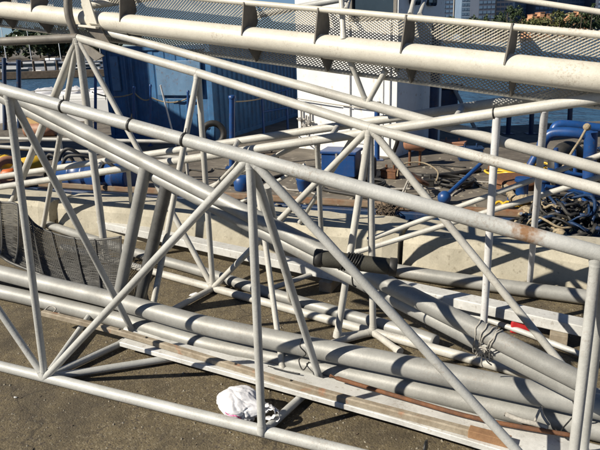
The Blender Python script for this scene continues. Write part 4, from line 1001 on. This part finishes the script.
for k, (px, py) in enumerate(((78, 182), (86, 184), (66, 180), (125, 188))):
    c = dk(px, py); bm = BM(); w = .35+.1*(k % 2); poly_tube(bm, spline([c+Vector((-w, -.2, .1)), c+Vector((-w*.6, -.2, .55)), c+Vector((0, -.25, .72-.1*k)), c+Vector((w*.7, -.2, .5)), c+Vector((w, -.2, .05))]), .035, 8)
    solo('hose', bm, M['black'], ('black hose arching over the left blue drum', 'second black hose arching beside the left drum', 'black hose loop left of the blue drums', 'black hose loop over the right blue drum')[k], 'hose', 'black hoses over the drums')
c = dk(31, 129); rootC = thing('crate', 'tan plywood crate on the barge at the left', 'crate', c, rz=radians(-25))
bm = BM(); abox(bm, -.5, .42, 0, .6, .06, .42, .02); add('box', bm, M['tan'], rootC, local=True)
for x in (-.4, .22):
    bm = BM(); abox(bm, x, x+.1, .02, .58, 0, .058); add('skid', bm, M['wood'], rootC, local=True)
bm = BM(); abox(bm, -.54, .46, -.04, .64, .422, .47, .01); add('lid', bm, M['tan'], rootC, local=True)
c = dk(42, 136)+Vector((0, 0, .2)); root = thing('drum', 'brown rusty drum lying in front of the tan crate', 'drum', dk(42, 136))
add('shell', profile_tube(BM(), c-Vector((.5, 0, 0)), c+Vector((.5, -.1, 0)), [(0, .15), (.03, .2), (.34, .19), (.36, .2), (.65, .2), (.98, .2), (1.0, .15)], 18), M['tank'], root)
# left dark blue gantry rail
gbp = dk(19.5, 128); rootY = thing('handrail', 'dark blue post and rail frame at the far left edge before the marina', 'handrail', gbp)
part('post', gbp, ony(18.5, 60, gbp.y), .075, M['blue_hull'], rootY, n=12)
part('post', dk(5, 130), ony(4, 58, gbp.y), .07, M['blue_hull'], rootY, n=12)
part('rail', ony(-30, 64, gbp.y), ony(19, 64, gbp.y), .055, M['blue_hull'], rootY, n=10)
part('rail', ony(-30, 95, gbp.y), ony(19, 95, gbp.y), .05, M['blue_hull'], rootY, n=10)

# ------------------------------------------------------------------ boats
def boat(pos, L_, W_, rz, label, hull='boat_white', mast=0, cab=1, group='boats moored in the marina'):
    root = thing('boat', label, 'boat', pos, group, rz); bm = BM(); st = []
    for i, t in enumerate((0, .15, .4, .65, .85, .97, 1.0)):
        w = W_/2*(.86+.14*min(1, t*4) if t < .5 else max(.02, 1-((t-.5)/.5)**2.2)); x = -L_/2+L_*t; fz = .10*L_*(.55+.45*t*t)
        st.append([bm.verts.new((x*(1 if z < 1 else 1.0)-(.06*L_*t if z == 0 else 0), y*w, zz_)) for y, z, zz_ in ((-1, 1, fz), (-.82, 0, -.2), (0, 0, -.35), (.82, 0, -.2), (1, 1, fz))])
    for a, b in zip(st, st[1:]):
        for k in range(4): bm.faces.new((a[k], b[k], b[k+1], a[k+1]))
        bm.faces.new((a[4], b[4], b[0], a[0]))
    bm.faces.new(st[0]); bmesh.ops.recalc_face_normals(bm, faces=bm.faces)
    add('hull', bm, M[hull], root, local=True)
    h = .065*L_
    if cab:
        bm = BM(); abox(bm, -L_*.22, L_*.18, -W_*.32, W_*.32, h, h+.11*L_, .05); cb = add('cabin', bm, M['boat_white'], root, local=True)
        bm = BM(); abox(bm, -L_*.20, L_*.185, -W_*.325, W_*.325, h+.055*L_, h+.09*L_); add('window_band', bm, M['glass'], cb, local=True)
        if cab > 1:
            bm = BM(); abox(bm, -L_*.18, L_*.04, -W_*.26, W_*.26, h+.112*L_, h+.20*L_, .05); add('flybridge', bm, M['boat_white'], root, local=True)
    if mast:
        bm = BM(); tube(bm, Vector((L_*.05, 0, h)), Vector((L_*.05, 0, mast)), .07, .04, 6); add('mast', bm, M['boat_white'], root, local=True)
        bm = BM(); tube(bm, Vector((L_*.05, 0, h+1.4)), Vector((-L_*.38, 0, h+1.3)), .16, .12, 6); add('boom', bm, M['boat_dark'], root, local=True)
wpos = ony(66, 140, 24.0); wpos.z = SEA
# nearby white boat behind the barge at left
rootZ = thing('boat', 'white open work boat lying behind the barge left of the blue container', 'boat', Vector((wpos.x, wpos.y, SEA)), rz=radians(-6))
bm = BM(); st = []
for t in (0, .2, .5, .8, .94, 1.0):
    w = 1.3*(1 if t < .5 else max(.05, 1-((t-.5)/.5)**2.4)); x = 2.6-6.2*t
    st.append([bm.verts.new((x, y*w, z)) for y, z in ((-1, 1.95), (-1.0, 1.2), (-.8, -.1), (.8, -.1), (1.0, 1.2), (1, 1.95))])
for a, b in zip(st, st[1:]):
    for k in range(5): bm.faces.new((a[k], b[k], b[k+1], a[k+1]))
    bm.faces.new((a[5], b[5], b[0], a[0]))
bm.faces.new(st[0]); bm.faces.new(st[-1][::-1]); bmesh.ops.recalc_face_normals(bm, faces=bm.faces)
add('hull', bm, M['boat_white'], rootZ, local=True)
bm = BM(); abox(bm, -2.6, 2.3, -.85, .85, 1.952, 2.14, .04); add('deck_cover', bm, M['boat_white'], rootZ, local=True)
for x in (-1.9, -.5, .7, 1.8):
    bm = BM(); bmesh.ops.create_icosphere(bm, subdivisions=3, radius=1)
    for v in bm.verts: v.co = Vector((x+v.co.x*.6*(1+.7*mnoise.noise(v.co*2+Vector((x, 0, 0)))), v.co.y*.5, 2.16+v.co.z*.17*(1+1.3*mnoise.noise(v.co*2.6+Vector((x, 5, 0))))))
    add('bundle', bm, mb, rootZ, smooth=True, local=True)
bm = BM(); poly_tube(bm, [(2.5-.3*k, -1.3, 2.32+.02*sin(k)) for k in range(14)], .02, 6)
for k in range(5): tube(bm, Vector((2.4-.9*k, -1.28, 1.9)), Vector((2.4-.9*k, -1.28, 2.33)), .018, n=6)
add('guard_rail', bm, M['alu'], rootZ, local=True)

def wp(px, Y): q = ony(px, 60, Y); return Vector((q.x, Y, SEA))
spec = [(-8, 88, 11, .2, 2, 0), (9, 96, 9, 2.9, 1, 13), (17, 84, 8.5, .1, 2, 0), (28, 98, 10, .5, 1, 15), (40, 90, 12, .15, 1, 0), (50, 100, 9, 2.8, 2, 0), (57, 92, 11, .3, 1, 14), (66, 99, 9, .2, 1, 0), (77, 104, 10, 3.0, 2, 16), (88, 94, 9, .2, 1, 0), (98, 104, 10, .3, 1, 12), (70, 88, 7, .1, 1, 0), (33, 86, 6, 3.0, 1, 0)]
desc = ['white cruiser with a flybridge at the left edge of the marina', 'small dark hulled sloop with a tall mast behind the blue frame', 'white motor yacht with stacked cabins left in the marina', 'pale sailing boat with bare mast near the marina middle', 'long low dark hulled launch in front of the marina', 'white flybridge yacht half hidden beyond the long launch', 'dark hulled sloop with bare mast in the marina', 'small white cabin boat left of the truss legs', 'tall masted dark hulled yacht seen between the truss legs', 'white cabin boat right of the truss legs', 'dark sloop at the right end of the marina', 'little white day boat nearest the truss legs', 'tiny white launch in front of the pale sailing boat']
for (px, Y, L_, rz, cab, ms), ds in zip(spec, desc): boat(wp(px, Y), L_, L_*.3, rz, ds, 'boat_dark' if 'dark' in ds or 'tall' in ds or 'long low' in ds else 'boat_white', ms, cab)
# marina pontoon, piles
dA, dB = wp(-30, 83), wp(125, 83); rootM = thing('pontoon', 'low timber pontoon along the front of the marina', 'pontoon', dA)
add('deck', beam(BM(), dA+Vector((0, 0, .55)), dB+Vector((0, 0, .55)), 1.6, .9, .03), M['pile'], rootM)
for k in range(14):
    p = dA.lerp(dB, k/13)+Vector((0, 1.0, 0)); add('pile', tube(BM(), p-Vector((0, 0, 1)), p+Vector((0, 0, 2.3)), .16, n=8), M['pile'], rootM)
# far shores
def shore(px0, px1, Y, name, h=1.2, dep=260):
    a, b = wp(px0, Y), wp(px1, Y); bm = BM(); K = 40; rows = []
    for i in range(K+1):
        p = a.lerp(b, i/K); w = mnoise.noise(Vector((i*.9, Y, 0)))
        rows.append([bm.verts.new((p.x, p.y+w*2, SEA-1)), bm.verts.new((p.x, p.y+2.2+w*2, SEA+h*(1+.3*w))), bm.verts.new((p.x*(1+dep/Y), p.y+dep, SEA+h+1))])
    for q, r in zip(rows, rows[1:]):
        for k in range(2): bm.faces.new((q[k], r[k], r[k+1], q[k+1]))
    bmesh.ops.recalc_face_normals(bm, faces=bm.faces)
    return tag(add(name, bm, M['rock'] if h > 1 else M['land']), kind='structure')
shore(-140, 150, 125, 'shore_bank', 1.6)
shore(300, 760, 400, 'far_shore', 1.4, 700)

# trees: trunk + crown of leaf clumps
def crown(bm, c, rx, rz_, nclump, leaf, nl):
    for k in range(nclump):
        d = Vector((random.gauss(0, 1), random.gauss(0, 1), random.gauss(0, 1))).normalized()*random.uniform(.25, 1)**.6
        cc_ = c+Vector((d.x*rx, d.y*rx, d.z*rz_)); cr = random.uniform(.22, .4)*rx
        for j in range(nl):
            e = Vector((random.gauss(0, 1), random.gauss(0, 1), random.gauss(0, 1))).normalized()*cr*random.uniform(.4, 1)
            p = cc_+e; u = Vector((random.gauss(0, 1), random.gauss(0, 1), random.gauss(0, 1))).normalized(); v = u.cross(Vector((random.gauss(0, 1), random.gauss(0, 1), random.gauss(0, 1)))).normalized()
            s = leaf*random.uniform(.6, 1.4)
            bm.faces.new([bm.verts.new(w) for w in (p-u*s, p+v*s*.6, p+u*s, p-v*s*.6)])
def tree(px, Y, H_, W_, mt, label, group, base=None):
    p = wp(px, Y); p.z = SEA+1.6 if base is None else base
    root = thing('tree', label, 'tree', p, group); bm = BM(); tube(bm, p, p+Vector((0, 0, H_*.5)), .03*H_, .018*H_, 8)
    for k in range(4):
        t = k*1.7; tube(bm, p+Vector((0, 0, H_*.38)), p+Vector((cos(t)*W_*.3, sin(t)*W_*.3, H_*.68)), .014*H_, .006*H_, 6)
    add('trunk', bm, M['trunk'], root); bm = BM(); crown(bm, p+Vector((0, 0, H_*.62)), W_*.5, H_*.40, 24, W_*.06, 24); add('crown', bm, mt, root)
gl = 'trees behind the marina'
tl = [(-12, 'dark bushy tree at the far left behind the marina'), (8, 'low dark tree beside the white tower'), (31, 'rounded dark tree right of the white tower'), (41, 'tallest dark tree behind the marina'), (50, 'broad tree behind the pale sailing boat'), (60, 'dark tree just left of the truss node'), (70, 'dark tree behind the truss node'), (82, 'dense tree right of the truss node'), (95, 'dark tree near the blue container'), (110, 'dark tree behind the container top')]
for k, (px, lb) in enumerate(tl):
    tree(px, 140+(k*37) % 24, (4.0, 4.8, 6.0, 7.0, 6.4, 6.2, 6.4, 6.0, 6.4, 7)[k], (8, 7, 10, 9, 9, 10, 8, 10, 9, 10)[k], M['leafA'], lb, gl)
p = wp(22.5, 190); p.z = SEA+1.6; rootTw = thing('tower', 'small white pointed tower beyond the marina trees', 'tower', p)
add('shaft', prism(BM(), [(p.x-1, p.y-1), (p.x+1, p.y-1), (p.x+1, p.y+1), (p.x-1, p.y+1)], p.z, p.z+5.6), M['boat_white'], rootTw)
add('spire', profile_tube(BM(), p+Vector((0, 0, 5.6)), p+Vector((0, 0, 8.0)), [(0, 1.2), (.6, .8), (2.4, .1)], 10), M['boat_white'], rootTw)
def lowbuilding(px0, px1, Y, h, mt, label, rows=1):
    a, b = wp(px0, Y), wp(px1, Y); z0 = SEA+1.5; root = thing('building', label, 'building', Vector(((a.x+b.x)/2, Y, z0)))
    add('wall', prism(BM(), [(a.x, Y), (b.x, Y), (b.x, Y+9), (a.x, Y+9)], z0, z0+h), mt, root)
    bm = BM(); abox(bm, a.x-.4, b.x+.4, Y-.4, Y+9.4, z0+h+.01, z0+h+.35); add('roof', bm, M['pile'], root)
    n = max(3, int((b.x-a.x)/2.6)); me = None
    for k in range(n):
        x = a.x+(b.x-a.x)*(k+.5)/n
        bm = BM(); abox(bm, -.6, .6, -.05, .02, 0, 1.3)
        if me is None: o = add('window', bm, M['glass'], root, local=True); me = o.data
        else: bm.free(); o = bpy.data.objects.new('window', me); COL.objects.link(o); o.parent = root
        o.location = Vector((x, Y-.003, z0+h*.45))-root.location
lowbuilding(14, 46, 176, 3.6, mat('pale_stucco', (.28, .27, .25), (.22, .21, .19), .8, 0, 1, 0), 'long low pale building behind the moored boats')
lowbuilding(52, 100, 180, 4.0, mat('brown_cladding', (.16, .12, .09), (.12, .09, .07), .8, 0, 1, 0), 'long brown boathouse behind the truss legs')

# city across the water
def tower(px0, px1, Y, H_, wallm, glassm, label, bands=12, cols=0, dep=24):
    a, b = wp(px0, Y), wp(px1, Y); z0 = SEA+1.6; W_ = b.x-a.x; root = thing('tower_block', label, 'building', Vector((a.x+W_/2, Y, z0)), 'city towers across the water')
    bm = BM(); abox(bm, -W_/2, W_/2, 0, dep, 0, H_); add('wall', bm, wallm, root, local=True)
    bm = BM(); abox(bm, -W_*.3, W_*.3, dep*.2, dep*.8, H_+.01, H_+4); add('plant_room', bm, wallm, root, local=True)
    fl = H_/bands; me = None; nx = cols or 1; cw = W_/nx
    vis = min(bands, 11)
    for i in range(vis):
        for j in range(nx):
            if me is None:
                bm = BM(); abox(bm, -cw*.40, cw*.40, -.25, .1, -fl*.28, fl*.28); o = add('window', bm, glassm, root, local=True); me = o.data
            else: o = bpy.data.objects.new('window', me); COL.objects.link(o); o.parent = root
            o.location = (-W_/2+cw*(j+.5), 0, fl*(i+.5))
gb1 = mat('blue_curtain_wall', (.22, .30, .40), (.17, .24, .34), .35, 0, .1, 0); gb2 = mat('blue_glass', (.09, .15, .24), (.12, .19, .28), .2, 0, .1, 0)
wt1 = mat('white_facade', (.62, .58, .52), (.55, .52, .47), .7, 0, .1, 0); dk1 = mat('hazed_navy_facade', (.07, .085, .12), (.08, .095, .13), .4, 0, .1, 0); sand = mat('sand_facade', (.45, .36, .26), (.38, .3, .22), .7, 0, .1, 0)  # navy paled to put distant haze into its colour
orr = mat('terracotta_stucco', (.55, .30, .17), (.48, .26, .145), .8, 0, .2, 0)
tower(436, 451, 520, 90, dk1, gb2, 'dark blue glass tower at the left end of the skyline', 26, 4)
tower(455, 463, 560, 44, wt1, gb2, 'slim pale tower behind the blue glass block', 13, 2)
tower(459, 474, 500, 70, gb1, gb2, 'blue curtain wall tower left of the navy block', 20, 5)
tower(476, 492, 470, 52, dk1, gb2, 'navy dark tower block with pale base trees', 15, 4)
tower(493, 509, 490, 80, wt1, gb2, 'white residential tower with dark window columns', 24, 4)
tower(511, 530, 540, 75, gb1, gb2, 'blue grey tower behind the left end of the orange building', 22, 5)
tower(531, 552, 520, 70, dk1, gb1, 'dark tower behind the middle of the orange building', 20, 5)
tower(553, 590, 560, 85, gb1, gb2, 'wide blue glass tower above the orange building', 24, 9)
tower(592, 625, 530, 78, dk1, gb1, 'dark blue tower at the right end of the skyline', 22, 7)
def orange(px0, px1, Y, H_, label):
    a, b = wp(px0, Y), wp(px1, Y); z0 = SEA+1.6; W_ = b.x-a.x; root = thing('building', label, 'building', Vector((a.x+W_/2, Y, z0)), 'orange waterfront buildings')
    bm = BM(); abox(bm, -W_/2, W_/2, 0, 16, 0, H_); add('wall', bm, orr, root, local=True)
    for k, s in enumerate((-.34, .0, .3)):
        bm = BM(); abox(bm, W_*(s-.1), W_*(s+.1), -1.2, 8, 0, H_+2.0+1.2*(k % 2)); add('wing', bm, orr, root, local=True)
        bm = BM(); abox(bm, W_*(s-.11), W_*(s+.11), -1.6, 8.4, H_+2.01+1.2*(k % 2), H_+2.5+1.2*(k % 2)); add('roof', bm, M['tank'], root, local=True)
    me = None
    for i in range(3):
        for j in range(7):
            if me is None: bm = BM(); abox(bm, -W_*.03, W_*.03, -.3, .1, -1, 1); o = add('window', bm, M['glass'], root, local=True); me = o.data
            else: o = bpy.data.objects.new('window', me); COL.objects.link(o); o.parent = root
            o.location = (W_*(-.43+.143*j), -.05 if not any(abs(-.43+.143*j-s) < .12 for s in (-.34, 0, .3)) else -1.25, H_*(.25+.27*i))
orange(527, 549, 430, 13.0, 'orange stucco waterfront building left of the palm gap')
orange(566, 586, 440, 13.5, 'orange stucco waterfront building near the right edge')
gc = 'trees on the city waterfront'
for k, (px, H_, W_, lf) in enumerate(((447, 10, 12, 0), (459, 9, 11, 0), (470, 10, 11, 0), (484, 10, 12, 0), (497, 12, 11, 0), (506, 15, 10, 0), (515, 14, 10, 0), (524, 9, 11, 1), (533, 9.5, 12, 1), (543, 9, 11, 1), (552, 12, 12, 1), (562, 12, 13, 1), (571, 9, 11, 0), (580, 12, 11, 0), (589, 13, 13, 0), (598, 13, 12, 0), (607, 12, 12, 0))):
    tree(px, 402+(k*7) % 12, H_*1.35, W_*1.05, M['leafB'] if lf else M['leafA'],
         ('dark waterfront tree before the blue tower', 'small dark waterfront tree left of the navy tower', 'dark tree at the foot of the slim pale tower', 'dark tree before the navy tower', 'dark tree before the white tower', 'tall dark tree right of the white tower', 'tall dark tree left of the orange building', 'olive tree at the left end of the orange building', 'olive tree before the left orange building', 'olive tree at the right of the left orange building', 'large olive tree between the orange buildings', 'broad olive tree left of the right orange building', 'low dark tree before the right orange building', 'dark tree before the right orange building end', 'tall dark tree near the right edge', 'dark tree at the right edge', 'dark tree just past the right edge')[k], gc, base=SEA+1.6)
def palm(px, Y, H_, label):
    p = wp(px, Y); p.z = SEA+1.6; root = thing('palm_tree', label, 'palm tree', p, 'palms on the city waterfront'); tp = p+Vector((.3, 0, H_))
    add('trunk', poly_tube(BM(), spline([p, p+Vector((.1, 0, H_*.5)), tp]), [.32]*13, 8) if False else tube(BM(), p, tp, .35, .22, 8), M['trunk'], root); bm = BM()
    for k in range(22):
        t = random.uniform(0, 2*pi); el = random.uniform(-.3, 1.1); r_ = random.uniform(2.4, 3.4); prev = None
        for j in range(6):
            f = j/5; q = tp+Vector((cos(t)*r_*f*cos(el*.6), sin(t)*r_*f*cos(el*.6), r_*f*sin(el)-1.9*f*f)); s = Vector((-sin(t), cos(t), .3))*(.45*(1-f)+.08)
            if prev: bm.faces.new([bm.verts.new(w) for w in (prev[0]-prev[1], prev[0]+prev[1], q+s, q-s)])
            prev = (q, s)
    add('crown', bm, M['leafA'], root)
for px, Y, H_, lb in ((504, 396, 17, 'tall palm right of the white tower'), (556, 396, 13, 'palm between the two orange buildings'), (577, 396, 15, 'palm before the right orange building'), (587, 395, 19, 'tallest palm near the right edge'), (597, 397, 18, 'palm at the right edge of the frame')): palm(px, Y, H_, lb)
for px, py, mt, lb in ((592, 31, 'boat_white', 'white motor boat on the far shore at the right edge'), (580, 39, 'boat_dark', 'dark launch near the far shore at right'), (560, 38, 'boat_white', 'white launch near the far shore beyond the mesh')):
    boat(wp(px, 370), 9, 3, .1, lb, mt, 0, 1, 'boats near the far shore')
